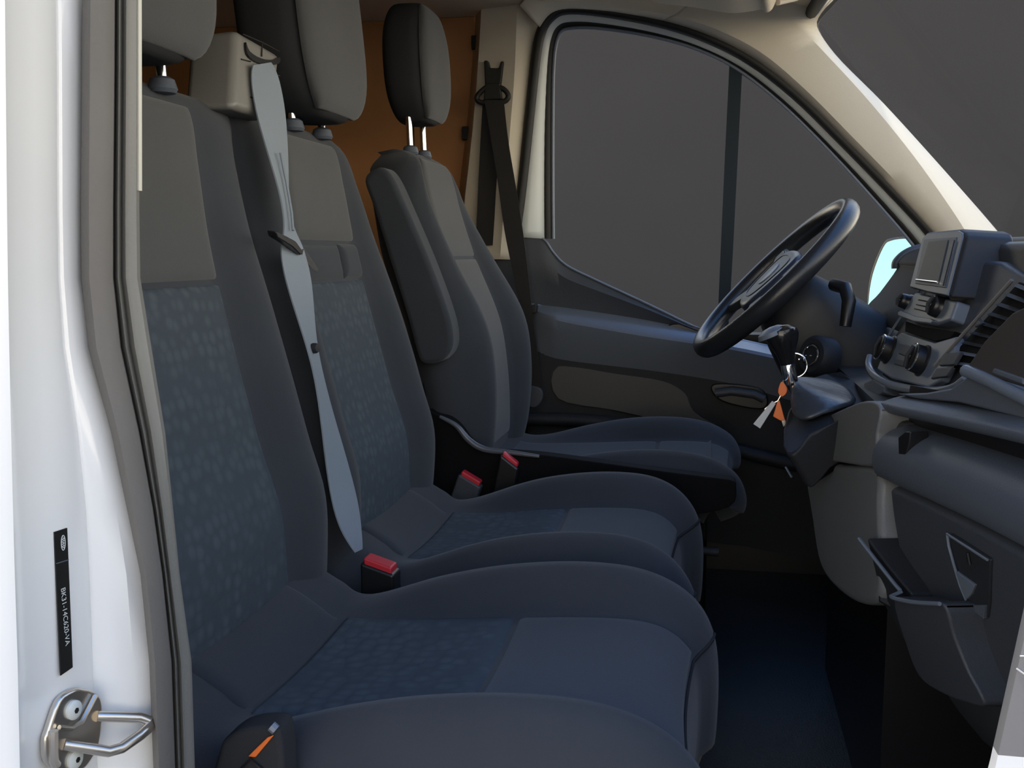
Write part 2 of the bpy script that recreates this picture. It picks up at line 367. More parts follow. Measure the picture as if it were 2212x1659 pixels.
# lower panel
rows = []
for (ut, vt, ul, vl) in ((1140, 755, 1140, 1150), (1220, 772, 1220, 1150), (1400, 796, 1400, 1160), (1610, 832, 1610, 1180), (1850, 892, 1850, 1230), (2050, 930, 2050, 1260)):
    rows.append([at(ut, vt, YDOOR-.012), at((ut+ul)/2, vt*.6+vl*.4, YDOOR+.004), at(ul, vl, YDOOR+.004)])
sheet('lower_panel', rows, PLD, d1)
pk = cr([(1205, 790), (1330, 806), (1430, 822), (1480, 850), (1500, 890), (1560, 930), (1500, 925), (1330, 888), (1205, 862)], 4, True)
prism('pocket_insert', [at(p.x, p.y, YDOOR-.010) for p in pk], (0, .02, 0), mat('warm_grey_plastic', (.070, .066, .060), .6, bump=.2, bscale=500), d1, bevel=.006)
prism('pull_recess', [at(p.x, p.y, YDOOR-.020) for p in cr([(1535, 838), (1560, 828), (1640, 838), (1660, 868), (1640, 885), (1560, 868)], 4, True)], (0, .03, 0), BLK, d1, bevel=.004)
tube('pull_handle', [at(p[0], p[1], YDOOR-.04) for p in ((1545, 850), (1580, 845), (1630, 852), (1650, 862))], .010, PLM, d1)
lowr = cr([(1140, 905), (1250, 908), (1400, 925), (1560, 965), (1700, 1000), (1850, 1030)], 4)
tube('sill_lip', [at(p.x, p.y, YDOOR-.03) for p in lowr], .016, PLD, d1)
prism('inner_release', [at(p.x, p.y, YDOOR-.006) for p in cr([(1442, 706), (1470, 700), (1540, 716), (1530, 728), (1470, 722)], 3, True)], (0, .01, 0), BLK, d1, bevel=.002)
tag(boxv('wall_side', (-.66, 2.50, ZF-.3), (.76, 2.58, 1.37), BLK, bevel=0), "outer shell of the driver's side below the windows", kind=S)

# ---- near side: white body pillar, rubber seal and inner trim
VR = [-60, 150, 450, 600, 750, 935, 1100, 1240, 1430, 1659, 1800]
c0 = [28, 30, 33, 35, 38, 42, 46, 50, 56, 61, 64]           # bright outer edge
cA = [118, 120, 121, 123, 133, 160, 176, 184, 190, 200, 204]  # shadow crease
cB = [132, 134, 135, 138, 150, 178, 196, 203, 211, 222, 226]
cS = [178, 176, 174, 175, 190, 240, 274, 303, 322, 331, 334]  # seal, outer edge
cE = [250, 249, 246, 246, 262, 302, 332, 352, 372, 380, 383]  # seal, inner edge
cT = [301, 301, 301, 303, 327, 357, 374, 388, 414, 421, 424]  # trim, inner edge
pil = thing('wall_pillar', (-.45, .58, ZF), 'white painted door pillar on the near side', kind=S)
def prow(fn):
    r = [fn(i) for i in range(len(VR))]
    t = [V((p.x, p.y, 2.13)) for p in r[0]]; b = [V((p.x, p.y, .55)) for p in r[-1]]
    return [t]+r+[b]
rows = prow(lambda i: [V((-2.6, .50, at(c0[i], VR[i], .53).z)), V((-.52, .505, at(c0[i], VR[i], .53).z)), at(c0[i]-48, VR[i], .515), at(c0[i]-18, VR[i], .520), at(c0[i], VR[i], .535), at((c0[i]+cA[i])/2, VR[i], .562), at(cA[i], VR[i], .588), at((cA[i]+cB[i])/2, VR[i], .596), at(cB[i], VR[i], .597), at(cS[i]*.7+cB[i]*.3, VR[i], .608), at(cS[i]+6, VR[i], .622), at(cE[i], VR[i], .64)])
sheet('painted_skin', rows, WHITE, pil)
rows = prow(lambda i: [at(cS[i], VR[i], .625), at(cS[i]+1, VR[i], .607), at(cS[i]*.75+cE[i]*.25, VR[i], .601), at(cS[i]*.4+cE[i]*.6, VR[i], .608), at(cE[i]-3, VR[i], .622), at(cE[i], VR[i], .632)])
sheet('rubber_seal', rows, SEALM, pil)
rows = prow(lambda i: [at(cE[i]-1, VR[i], .636), at(cE[i]*.85+cT[i]*.15, VR[i], .626), at(cE[i]*.7+cT[i]*.3, VR[i], .636), at(cE[i]*.55+cT[i]*.45, VR[i], .630), at(cE[i]*.35+cT[i]*.65, VR[i], .640), at(cE[i]*.12+cT[i]*.88, VR[i], .644), at(cT[i], VR[i], .655), V((-.50, .658, at(cT[i], VR[i], .655).z)), V((-.68, .656, at(cT[i], VR[i], .655).z))])
sheet('inner_trim', rows, mat('grey_trim', (.20, .195, .175), .55, bump=.2, bscale=400), pil)
p0, p1 = at(296, -40, .650), at(297, 412, .650)
ribbon('cream_edge', [p0, p0.lerp(p1, .5), p1], V((.0022, 0, 0)), .004, mat('pale_edge', (.62, .60, .50), .5), pil)
# grey outer body panel on the near side, in front of the door opening
fp = thing('wall_wing', (.3, .66, .5), 'grey outer body panel with white lower band in front of the door opening', kind=S)
L = [at(2240, 1255, .66), at(2212, 1381, .66), at(2181, 1520, .66), at(2156, 1631, .66)]
zz = L[-1].z
prism('grey_panel', [V((L[0].x+.02, .66, 1.56)), L[0], L[1], L[2], L[3], V((.75, .66, zz)), V((.75, .66, 1.56))], (0, .012, 0), GREYP, fp)
prism('white_band', [L[3], at(2150, 1659, .66), V((at(2150, 1659, .66).x-.06, .66, .9)), V((.12, .66, .55)), V((.75, .66, .55)), V((.75, .66, zz))], (0, .012, 0), mat('bright_white_paint', (.93, .93, .93), .3), fp)
wl = mat('pale_line', (.72, .72, .72), .4)
tube('raised_line', [at(2203, 1417, .659), at(2300, 1417, .659)], .0006, wl, fp, seg=6)
tube('raised_line', [at(2196, 1444, .659), at(2300, 1518, .659)], .0006, wl, fp, seg=6)
# the open near door, hinged at the front of the opening (out of frame on the right)
d2 = thing('door_2', (.34, .55, .62), 'open passenger door standing out from the van', kind=S)
dh, dv = V((.335, .57, 0)), V((.16, -1.0, 0)).normalized()
def dp(t, z): return dh+dv*t+V((0, 0, z))
dth = V((.09, .015, 0))
prism('door_skin', [dp(0, .55), dp(1.0, .55), dp(1.0, 1.50), dp(0, 1.42)], dth, WHITE, d2, bevel=.01)
prism('door_lining', [dp(.05, .62), dp(.95, .62), dp(.95, 1.47), dp(.05, 1.40)], V((-.03, -.005, 0)), PLM, d2, bevel=.01)
ribbon('door_window_frame', [dp(.98, 1.48), dp(.96, 2.05), dp(.55, 2.08), dp(.30, 1.85), dp(.02, 1.42)], V((.025, 0, 0)), .04, WHITE, d2)
# roof edge over the near door opening and the near windscreen pillar
tag(prism('trim_4', [V((-.66, .585, 2.06)), V((.2, .585, 2.06)), V((.2, .585, 2.14)), V((-.66, .585, 2.14))], (0, .06, 0), WHITE, bevel=.012), 'white roof edge above the near door opening', kind=S)
tag(ribbon('trim_5', [V((.17, .63, 2.08)), V((.40, .63, 1.84)), V((.66, .63, 1.56))], V((.03, 0, .03)), .06, WHITE), 'white near windscreen pillar', kind=S)

# ============================================================ SEATS
def numN(fn, a, b, ref):
    e = 1e-3; n = (fn(a+e, b)-fn(a-e, b)).cross(fn(a, b+e)-fn(a, b-e)).normalized()
    return n if n.dot(ref) > 0 else -n
def pkv(pk, z): return slerp_(z, pk) if isinstance(pk, list) else pk
def backrest(par, yc, wl, wr, xf, Bt, z0, z1, thick=.11, edge=(.055, .055), m=FAB, pk=.53, name='backrest'):
    def fr(s, z):
        wv = slerp_(z, wr) if s > 0 else slerp_(z, wl); k_ = pkv(pk, z); q = max(0, (abs(s)-k_)/(1-k_))
        g = slerp_(z, Bt)*math.sin(math.pi*min(1, q/.95))**1.0 - edge[s > 0]*(max(0, (q-.55)/.45))**2.2*(1-.85*min(1, max(0, (z-(z1-.07))/.06)))
        return V((slerp_(z, xf)+g, yc+s*wv, z))
    nz = 46; rings = []
    ss = [math.sin(math.pi/2*(i/14-1)) if False else -1+2*i/36 for i in range(37)]
    for i in range(nz+1):
        q = i/nz; z = z0+(z1-z0)*(1-(1-q)**1.25)
        top = max(0, (z-(z1-.045))/.045); bk = thick*(1-.55*top**2)
        ring = [fr(s, z) for s in ss]; c = slerp_(z, xf)
        ring += [V((c-bk*(.75+.25*math.cos(math.pi/2*s*.9)), yc+s*(slerp_(z, wr) if s > 0 else slerp_(z, wl))*.96, z-.004*top)) for s in (.9-.07*top, .7, .35, 0, -.35, -.7, -.9+.07*top)]
        rings.append(ring)
    b = loft(name, rings, m, par, auto=False)
    return b, (lambda s, z: (fr(s, z), numN(fr, s, z, V((1, 0, .1)))))
def cushion(par, yc, hw, path, bt, m=FAB, pk=.53, drop=.05, name='cushion', dd=.11):
    pp = cr(path, 8); n = len(pp)
    def base(r):
        f = max(0, min(.9999, r))*(n-1); i = int(f); q = f-i; p = pp[i].lerp(pp[i+1], q)
        a = pp[max(i-1, 0)]; b = pp[min(i+2, n-1)]; t = (b-a).normalized(); return p, V((-t.y, t.x))
    def fr(s, r):
        p, nn = base(r); q = max(0, (abs(s)-pk)/(1-pk))
        g = slerp_(p.x if r < .9 else 9, bt)*math.sin(math.pi*min(1, q/.98)) - drop*max(0, (q-.5)/.5)**2.2 - .006*math.cos(math.pi/2*min(1, abs(s)/pk))
        return V((p.x+nn.x*g, yc+s*hw, p.y+nn.y*g))
    rings = []; ss = [-1+2*i/36 for i in range(37)]
    for i in range(n):
        r = i/(n-1); p, nn = base(r)
        rings.append([fr(s, r) for s in ss]+[V((p.x-nn.x*dd, yc+s*hw*.93, max(.90, p.y-nn.y*dd))) for s in (1, .5, 0, -.5, -1)])
    loft(name, rings, m, par, auto=False)
    # r as a function of x on the top side
    xs = [(pp[i].x, i/(n-1)) for i in range(n) if i == 0 or pp[i].x > pp[i-1].x+1e-5]
    xs = [xs[0]]+[b for a, b in zip(xs, xs[1:]) if b[0] > a[0]]
    rx = lambda x: lerp(x, xs)
    return (lambda s, r: (fr(s, r), numN(fr, s, r, V((base(r)[1].x, 0, base(r)[1].y))))), rx, fr
def headrest(par, c, hx, hy, hz, lean=.12, padm=FABP, ex=5, tap=.16):
    def fr(s, t):
        # s across -1..1, t up -1..1
        wv = hy*(1-.10*max(0, t)**3-.22*max(0, -t-.3)**2)*(1-.5*max(0, abs(t)-.86)**1.0)
        xx = hx*(1-.25*abs(t)**3)*(1-.30*abs(s)**4)
        return V((c.x+xx-lean*hz*t, c.y+s*wv, c.z+hz*t))
    rings = []
    nt_ = 26
    for i in range(nt_+1):
        t = -1+2*i/nt_; tt = math.sin(math.pi/2*t)
        k = math.sqrt(max(0.0, 1-abs(tt)**ex))*.985+.015
        ring = []
        for q in range(40):
            a_ = 2*math.pi*q/40; ca, sa = math.cos(a_), math.sin(a_); e_ = .55
            x = hx*math.copysign(abs(ca)**e_, ca)*(.55+.45*k); y = hy*math.copysign(abs(sa)**.62, sa)*(1-tap*max(0, tt)**2-.16*max(0, -tt)**3)*(.35+.65*k)
            ring.append(V((c.x+x-lean*hz*tt, c.y+y, c.z+hz*tt)))
        rings.append(ring)
    h = loft('headrest', rings, FABD, par, auto=False)
    def f2(s, t):
        k = math.sqrt(max(0, 1-abs(t)**ex)); yy = s*hy*(1-tap*max(0, t)**2-.16*max(0, -t)**3)*(.35+.65*k)
        return V((c.x+hx*(1-.22*abs(s)**5)*(.55+.45*k)-lean*hz*t, c.y+yy, c.z+hz*t))
    sf = lambda s, t: (f2(s, t), numN(f2, s, t, V((1, 0, 0))))
    pillow('face_pad', sf, -.93, .93, -.955, .955, padm, h, h=.006, na=24, nb=28, la=.3, lb=.35, edge=.02)
    return h
def posts(par, c, x, dy, za, zb, sleeve=True):
    for s in (-1, 1):
        po = tube('headrest_post', [V((x, c+s*dy, za)), V((x-.004, c+s*dy, zb))], .0062, CHROME, par)
        if sleeve: revolve('post_sleeve', [(.014, 0), (.016, .004), (.013, .014), (.008, .017)], V((x, c+s*dy, za-.004)), (0, 0, 1), PLG, po, seg=16)

bench = thing('bench_seat', (-.25, 1.21, ZF), 'double passenger bench seat in dark fabric with two headrests, nearest the open door', 'seat')
XF = [(1.10, -.470), (1.19, -.474), (1.27, -.480), (1.345, -.503), (1.49, -.539), (1.576, -.556), (1.66, -.566), (1.712, -.573), (1.736, -.590), (1.743, -.61)]
BT = [(1.10, .010), (1.2, .026), (1.35, .034), (1.5, .030), (1.6, .018), (1.70, .006), (1.74, .0)]
wide = [(1.0, .246), (2, .246)]
outw = [(1.10, .235), (1.25, .252), (1.40, .250), (1.55, .222), (1.64, .192), (1.70, .160), (1.725, .14), (1.74, .11)]
for k, yc in enumerate((YN, YM)):
    wr = outw if k else wide; wl = wide if k else outw
    b, sf = backrest(bench, yc, wl, wr, XF, BT, 1.12, 1.743, edge=((.055, .016), (.016, .055))[k])
    a_ = lambda q: (-.53, .53)
    if k == 0:
        pillow('upper_panel', sf, -.53, .53, 1.529, 1.722, FABP, b, h=.005, lb=.19)
        pillow('woven_panel', sf, -.53, .53, 1.17, 1.526, WEAVE, b, h=.006, lb=.36)
    else:
        pillow('upper_panel', sf, -.53, .53, 1.577, 1.722, FABP, b, h=.007, lb=.15)
        pillow('pocket_band', sf, -.53, .18, 1.521, 1.572, FAB, b, h=.006, lb=.05, la=.18, nb=12)
        pillow('pocket_tab', sf, .185, .53, 1.521, 1.574, FAB, b, h=.009, lb=.05, la=.09, nb=12)
        pillow('woven_panel', sf, -.53, .53, 1.17, 1.519, WEAVE, b, h=.006, lb=.35)
    hz = .155
    h = headrest(bench, V((-.592, yc, (1.905, 1.903)[k])), .058, .132, hz, .10)
    posts(bench, yc+(.026, -.005)[k], -.578, .055, 1.732, 1.80)
CP = [(-.52, 1.20), (-.465, 1.181), (-.435, 1.164), (-.405, 1.147), (-.33, 1.148), (-.20, 1.158), (-.10, 1.165), (-.045, 1.163), (-.012, 1.147), (.006, 1.115), (.010, 1.06), (.004, 1.0), (-.02, .95)]
CB = [(-.50, .0), (-.40, .008), (-.30, .034), (-.20, .046), (-.10, .044), (-.03, .030), (.0, .020), (.02, .018), (9, .012)]
for k, yc in enumerate((YN, YM)):
    dx = (-.014, -.046)[k]
    path = [(x+dx*(1 if x > -.3 else 0), z) for x, z in CP]
    sf, rx, fr = cushion(bench, yc, .243, path, CB)
    cu = [o for o in bench.children if o.name.startswith('cushion')][-1]
    pillow('rear_roll', sf, -.50, .50, rx(-.50), rx(-.408), FAB, cu, h=.005, lb=.10, nb=12, sink=.003)
    sx = -.205+(.0, -.012)[k]
    pillow('woven_panel', sf, -.53, .53, rx(-.402), rx(sx), WEAVE, cu, h=.006, lb=.20)
    pillow('front_panel', sf, -.53, .53, rx(sx+.002), rx(-.012+dx)+.045, FABC, cu, h=.006, lb=.24)
    rr = rx(-.012+dx)+.06
    tube('front_seam', [fr(-.95+1.9*i/30, rr)+V((.0005, 0, 0)) for i in range(31)], .0022, FABD, cu, seg=6)
    if k == 0:
        tube('worn_piping', [fr(-.93+.35*i/12, rr+.012)+V((.0030, 0, .0010)) for i in range(13)], .0011, mat('worn_thread', (.30, .31, .30), .8), cu, seg=5)
        tube('side_piping', [fr(-.86-.10*(i/12), rx(-.36)+.05*(i/12)**1.3)+V((0, -.001, .001)) for i in range(13)], .0008, MATS['worn_thread'], cu, seg=5)
# seat box under the bench
boxv('seat_box', (-.56, .76, ZF), (-.06, 1.66, 1.02), BLK, bench, bevel=.01)
# belt reel housing between the two headrests
def frustum(name, P, m, parent, **k):
    """8 corner points: 4 bottom then 4 top"""
    fs = [(0, 1, 2, 3), (4, 5, 6, 7)]+[(i, (i+1) % 4, 4+(i+1) % 4, 4+i) for i in range(4)]
    return link(name, mesh(name, P, fs), m, parent, **k)
f0, f1, f2_, f3 = atx(503, 235, -.548), atx(592, 262, -.548), atx(607, 118, -.562), atx(512, 62, -.562)
bk = V((-.062, 0, 0))
hs = frustum('belt_reel_housing', [f0, f1, f1+bk, f0+bk, f3, f2_, f2_+bk+V((0, 0, -.005)), f3+bk+V((0, 0, -.005))], mat('housing_plastic', (.21, .20, .18), .4, bump=.1, bscale=400), bench, bevel=.010, seg=3)
n_ = (f1-f0).cross(f3-f0).normalized(); n_ = n_ if n_.x > 0 else -n_
def onh(u, v, d=0): return atp(u, v, f0, n_)+n_*d
sl = cr([(527, 92), (535, 112), (560, 127), (585, 130), (600, 124), (598, 138), (575, 141), (548, 134), (530, 118)], 3, True)
prism('belt_slot', [onh(p.x, p.y, .003) for p in sl], n_*-.008, BLK, hs)
for pl in ([(523, 74), (565, 92), (602, 112)], [(565, 94), (564, 122)], [(520, 128), (540, 133)], [(580, 158), (603, 164)], [(540, 210), (556, 215), (553, 242)]):
    tube('panel_line', [onh(u, v, .0008) for u, v in pl], .0009, RUB, hs, seg=5)

# ---- driver's seat
ds = thing('driver_seat', (-.2, YD, ZF), 'single driver seat in dark fabric with raised headrest and folded armrest', 'seat')
XD = [(1.10, -.425), (1.22, -.423), (1.32, -.428), (1.42, -.445), (1.55, -.497), (1.65, -.528), (1.70, -.540), (1.735, -.552), (1.752, -.575), (1.758, -.60)]
BD = [(1.10, .010), (1.22, .034), (1.42, .046), (1.55, .030), (1.65, .010), (1.75, .0)]
PKD = [(1.10, .50), (1.40, .50), (1.55, .56), (1.65, .66), (1.72, .78), (1.76, .80)]
WD = [(1.10, .225), (1.22, .25), (1.42, .255), (1.55, .225), (1.63, .186), (1.69, .158), (1.735, .122), (1.758, .08)]
b, sf = backrest(ds, YD, WD, WD, XD, BD, 1.13, 1.758, thick=.12, pk=PKD)
pillow('upper_panel', sf, 0, 0, 1.552, 1.742, FABP, b, h=.005, lb=.19, a_of=lambda q: (-slerp_(1.552+.19*q, PKD), slerp_(1.552+.19*q, PKD)))
pillow('lower_panel', sf, 0, 0, 1.18, 1.549, FABP, b, h=.005, lb=.36, a_of=lambda q: (-slerp_(1.18+.369*q, PKD), slerp_(1.18+.369*q, PKD)))
headrest(ds, V((-.582, YD-.015, 1.922)), .047, .104, .112, .05, ex=2.8, tap=.22)
posts(ds, YD-.02, -.578, .048, 1.752, 1.845)
CPD = [(-.50, 1.20), (-.44, 1.175), (-.41, 1.163), (-.37, 1.155), (-.28, 1.158), (-.15, 1.166), (-.05, 1.170), (.0, 1.168), (.034, 1.155), (.048, 1.135), (.046, 1.112), (.02, 1.098)]
CBD = [(-.50, .0), (-.36, .008), (-.25, .030), (-.15, .042), (-.05, .040), (.03, .024), (.05, .018), (9, .012)]
sfc, rx, fr = cushion(ds, YD, .255, CPD, CBD, dd=.075, drop=.045)
cu = [o for o in ds.children if o.name.startswith('cushion')][-1]
pillow('rear_panel', sfc, -.50, .50, rx(-.40), rx(-.107), FABC, cu, h=.005, lb=.28)
pillow('front_panel', sfc, -.50, .50, rx(-.104), rx(.03)+.04, FABC, cu, h=.005, lb=.2)
boxv('seat_pedestal', (-.42, YD-.20, ZF), (.0, YD+.20, 1.06), BLK, ds, bevel=.02)
# folded armrest beside the backrest
ar = cr([(786, 392), (800, 368), (826, 362), (848, 385), (878, 450), (925, 560), (962, 660), (976, 715), (974, 755), (950, 782), (915, 785), (900, 765), (880, 690), (840, 560), (806, 450)], 4, True)
prism('armrest', [at(p.x, p.y, 1.745) for p in ar], (0, .06, 0), FAB, ds, bevel=.018, seg=4)
kn = at(928, 845, 1.80)
revolve('recline_knob', [(.001, 0), (.020, .001), (.024, .006), (.024, .018), (.020, .03)], kn, (0.2, 1, 0), BLK, ds, seg=20)
# black side valance, the highlight on its edge built as a paler lip
vz = cr([(908, 905), (950, 898), (985, 918), (1015, 955), (1050, 974), (1110, 978), (1180, 984), (1300, 1000), (1430, 1018), (1530, 1031), (1580, 1038), (1590, 1050), (1575, 1095), (1450, 1118), (1200, 1140), (1000, 1120), (908, 1110)], 4, True)
prism('side_valance', [at(p.x, p.y, 1.765) for p in vz], (0, .035, 0), MBK, ds, bevel=.006)
tube('valance_highlight', [at(p.x, p.y, 1.762) for p in cr([(950, 900), (985, 919), (1012, 950), (1045, 970), (1100, 977), (1165, 986)], 5)], [.003+.003*math.sin(math.pi*i/25) for i in range(26)], mat('lip_highlight', (.10, .11, .13), .25), ds)
tube('seat_rail', [at(1180, 1030, 1.79), at(1320, 1035, 1.79), at(1440, 1052, 1.79)], .006, PLM, ds)
# lever and pedal ends in the dark foot well
tube('adjust_lever', [at(1440, 1185, 1.75), at(1520, 1190, 1.75), at(1552, 1193, 1.75)], [.006, .007, .008], PLD, ds)

# ---- belt buckles
def buckle(label, u0, v0, u1, v1, Y, col, w=.013, depth=.085, lean=V((0, 0, -1)), hb=.016, body=BLK):
    a, b2 = at(u0, v0, Y), at(u1, v1, Y); ax = (b2-a); L_ = ax.length; ax.normalize()
    t = thing('seat_belt_buckle', (a+b2)/2+lean*depth, label, 'buckle')
    side = V((0, 1, 0)); dn = lean.normalized()
    def bx8(a, b2, w, d0, d1): return [a-side*w+dn*d0, b2-side*w+dn*d0, b2+side*w+dn*d0, a+side*w+dn*d0, a-side*w+dn*d1, b2-side*w+dn*d1, b2+side*w+dn*d1, a+side*w+dn*d1]
    frustum('buckle_body', bx8(a-ax*.004, b2+ax*.004, w+.003, .006, depth), body, t, bevel=.004)
    frustum('release_button', bx8(a, b2, w, -.001, hb), col, t, bevel=.0025)
    return t
buckle('dark buckle with bright red button between the two passenger cushions', 792, 1200, 852, 1222, 1.205, RED, w=.013, hb=.014)
buckle('dark buckle with red edge standing right of the middle cushion', 1000, 1016, 1040, 1040, 1.735, RED, w=.010, lean=V((-.35, 0, -1)).normalized(), hb=.009, body=PLM)
buckle('buckle with pale red button against the driver seat side', 1088, 975, 1120, 1000, 1.750, RED, w=.008, lean=V((-.2, 0, -1)).normalized(), hb=.008)
# near-side buckle in its dark boot, orange button
t = thing('buckle_boot', at(530, 1659, .715), 'dark buckle boot with orange button at the door side of the cushion', 'buckle')
boot = cr([(470, 1625), (492, 1592), (530, 1574), (590, 1572), (606, 1600), (612, 1680), (605, 1740), (460, 1740)], 4, True)
prism('boot', [at(p.x, p.y, .705) for p in boot], (0, .03, 0), FABD, t, bevel=.010, seg=3)
frustum('release_button', [at(535, 1634, .702), at(552, 1636, .702), at(552, 1636, .712), at(535, 1634, .712), at(578, 1592, .702), at(593, 1587, .702), at(593, 1587, .712), at(578, 1592, .712)], ORANGE, t, bevel=.001)
tube('boot_fold', [at(520, 1662, .703), at(541, 1640, .703), at(568, 1664, .703)], .0012, BLK, t, seg=6)
tube('boot_clip', [at(586, 1568, .703), at(596, 1577, .703)], .004, PLS, t, seg=8)

# ---- middle passenger belt
mb = thing('seat_belt', at(790, 1210, 1.21), 'grey lap and shoulder belt hanging across the middle of the bench', 'seat belt')
# centre line of the strap: pixel, distance forward (x), half width px
bp_ = [(566, 138, -.549, 19), (574, 180, -.543, 20), (590, 270, -.534, 22), (607, 370, -.525, 21), (618, 450, -.517, 17), (625, 502, -.512, 13), (632, 545, -.508, 15), (648, 620, -.500, 19), (668, 720, -.490, 19), (690, 820, -.478, 19), (715, 940, -.465, 18), (740, 1060, -.452, 17), (758, 1140, -.440, 15), (775, 1190, -.426, 12)]
ctr = cr([(u, v, x, h) for u, v, x, h in bp_], 5)
path = [atx(p[0], p[1], p[2]) for p in ctr]
wid = []
for i, p in enumerate(ctr):
    e0, e1 = atx(p[0]-p[3], p[1]+3, p[2]), atx(p[0]+p[3], p[1]-3, p[2]); wid.append((e1-e0)/2+V((.006*math.sin(i*.25), 0, 0)))
ribbon('webbing', path, wid, .0018, BELT, mb)
tube('webbing_fold', [atx(u, v, x+.004) for u, v, x in ((606, 330, -.526), (620, 400, -.52), (630, 460, -.514), (633, 498, -.510))], .0018, BELT, mb, seg=6)
tg = prism('tongue', [atx(u, v, -.500) for u, v in ((596, 500), (606, 503), (640, 521), (657, 545), (650, 552), (632, 534), (600, 514))], (-.012, 0, .002), BLK, mb, bevel=.002)
prism('tongue_blade', [atx(u, v, -.502) for u, v in ((650, 538), (658, 537), (690, 583), (684, 588), (673, 580), (650, 548))], (-.003, 0, .001), CHROME, mb, bevel=.0006)
cb = atx(682, 752, -.480)
revolve('stop_button', [(.0005, .004), (.005, .0035), (.0065, .0), (.0065, -.004)], cb, (1, -.3, .1), PLD, mb, seg=14)
# ---- driver belt
db = thing('seat_belt', at(1150, 860, 2.40), 'black driver belt hanging from the cream pillar', 'seat belt')
ad = prism('height_slider', [at(u, v, 2.437) for u, v in ((1045, 130), (1053, 130), (1057, 146), (1077, 147), (1081, 132), (1088, 132), (1083, 172), (1080, 192), (1048, 192))], (0, .03, 0), RUB, db, bevel=.003)
tube('belt_loop', [at(p.x, p.y, 2.422) for p in cr([(1046, 192), (1032, 206), (1031, 216), (1042, 222), (1068, 222), (1090, 219), (1098, 208), (1092, 196), (1078, 188), (1060, 186)], 4, True)], .0062, RUB, db, closed=True)
prism('loop_plate', [at(u, v, 2.416) for u, v in ((1048, 180), (1080, 178), (1084, 214), (1044, 216))], (0, .012, 0), RUB, db, bevel=.003)
def strap(name, rowsp, Y, m, par, th=.002):
    a = cr([(r[0], r[1], r[4] if len(r) > 4 else Y) for r in rowsp], 5); b2 = cr([(r[2], r[3], r[4] if len(r) > 4 else Y) for r in rowsp], 5)
    rings = []
    for p, q in zip(a, b2):
        P, Q = at(p.x, p.y, p.z), at(q.x, q.y, q.z); rings.append([P, Q, Q+V((0, th, 0)), P+V((0, th, 0))])
    return loft(name, rings, m, par)
strap('reel_webbing', [(1043, 215, 1084, 216), (1038, 300, 1080, 300), (1033, 400, 1072, 400), (1030, 470, 1068, 470), (1028, 530, 1064, 530)], 2.435, BELTD, db)
strap('shoulder_webbing', [(1046, 216, 1088, 216, 2.415), (1062, 310, 1098, 305, 2.412), (1076, 400, 1112, 390, 2.41), (1090, 500, 1128, 490, 2.40), (1108, 590, 1140, 585, 2.39), (1126, 680, 1150, 678, 2.385), (1140, 780, 1163, 778, 2.38), (1145, 840, 1168, 840, 2.38), (1140, 862, 1165, 866, 2.38)], 2.4, BELTD, db)
prism('anchor', [at(p.x, p.y, 2.372) for p in cr([(1142, 835), (1168, 840), (1172, 862), (1158, 880), (1142, 878), (1134, 862)], 3, True)], (0, .012, 0), PLM, db, bevel=.003)
prism('guide_clip', [at(u, v, 2.40) for u, v in ((1130, 668), (1156, 656), (1160, 660), (1158, 676), (1132, 682))], (0, .02, 0), BLK, db, bevel=.002)

# ============================================================ DASHBOARD
dash = thing('dashboard', (.45, 1.5, ZF), 'dark moulded dashboard with centre controls, vents and glove box', 'dashboard')
X0 = [(.66, .315), (.85, .295), (1.0, .270), (1.12, .243), (1.22, .218), (1.32, .200), (1.42, .195)]
XU = [(.66, .292), (.85, .284), (1.0, .282), (1.2, .296), (1.42, .335), (1.6, .37)]
def dprof(name, prof, m, y0=.665, y1=1.36, n=14, parent=dash, foll=None, plan=X0, rise=0):
    rows = []
    for i in range(n+1):
        y = y0+(y1-y0)*i/n; dx = slerp_(y, plan)-.27
        rows.append([V((x+dx*(foll[j] if foll else 1), y, z+rise*(1.27-y))) for j, (x, z) in enumerate(cr(prof, 4))])
    return sheet(name, rows, m, parent)
dprof('upper_face', [(.40, 1.578), (.36, 1.573), (.335, 1.556), (.322, 1.530), (.313, 1.490), (.297, 1.450), (.280, 1.432), (.277, 1.420), (.288, 1.410), (.33, 1.404)], PLM, plan=XU, y1=1.45)
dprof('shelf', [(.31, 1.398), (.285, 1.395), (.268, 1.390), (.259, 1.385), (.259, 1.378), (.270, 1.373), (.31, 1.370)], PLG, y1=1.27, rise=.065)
dprof('shelf_gap', [(.287, 1.408), (.285, 1.385), (.287, 1.355)], BLK, y1=1.26, rise=.05)
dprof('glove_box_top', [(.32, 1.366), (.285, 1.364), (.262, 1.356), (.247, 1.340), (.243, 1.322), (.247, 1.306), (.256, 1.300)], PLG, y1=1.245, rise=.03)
gb = dprof('glove_box_door', [(.262, 1.302), (.250, 1.2955), (.250, 1.285), (.256, 1.25), (.270, 1.19), (.292, 1.12), (.32, 1.06), (.36, 1.01)], PLM, y1=1.20, rise=.03)
boxv('top_pad', (.355, .665, 1.50), (.70, 1.60, 1.574), PLM, dash, bevel=.012)
boxv('top_pad', (.47, 1.60, 1.50), (.70, 2.45, 1.574), PLM, dash, bevel=.012)
boxv('dash_core', (.37, .672, 1.0), (.69, 1.65, 1.50), BLK, dash, bevel=0)
boxv('dash_core', (.47, 1.65, 1.0), (.69, 2.44, 1.50), BLK, dash, bevel=.01)
boxv('near_end_cap', (.33, .655, .98), (.70, .668, 1.572), PLD, dash, bevel=.004)
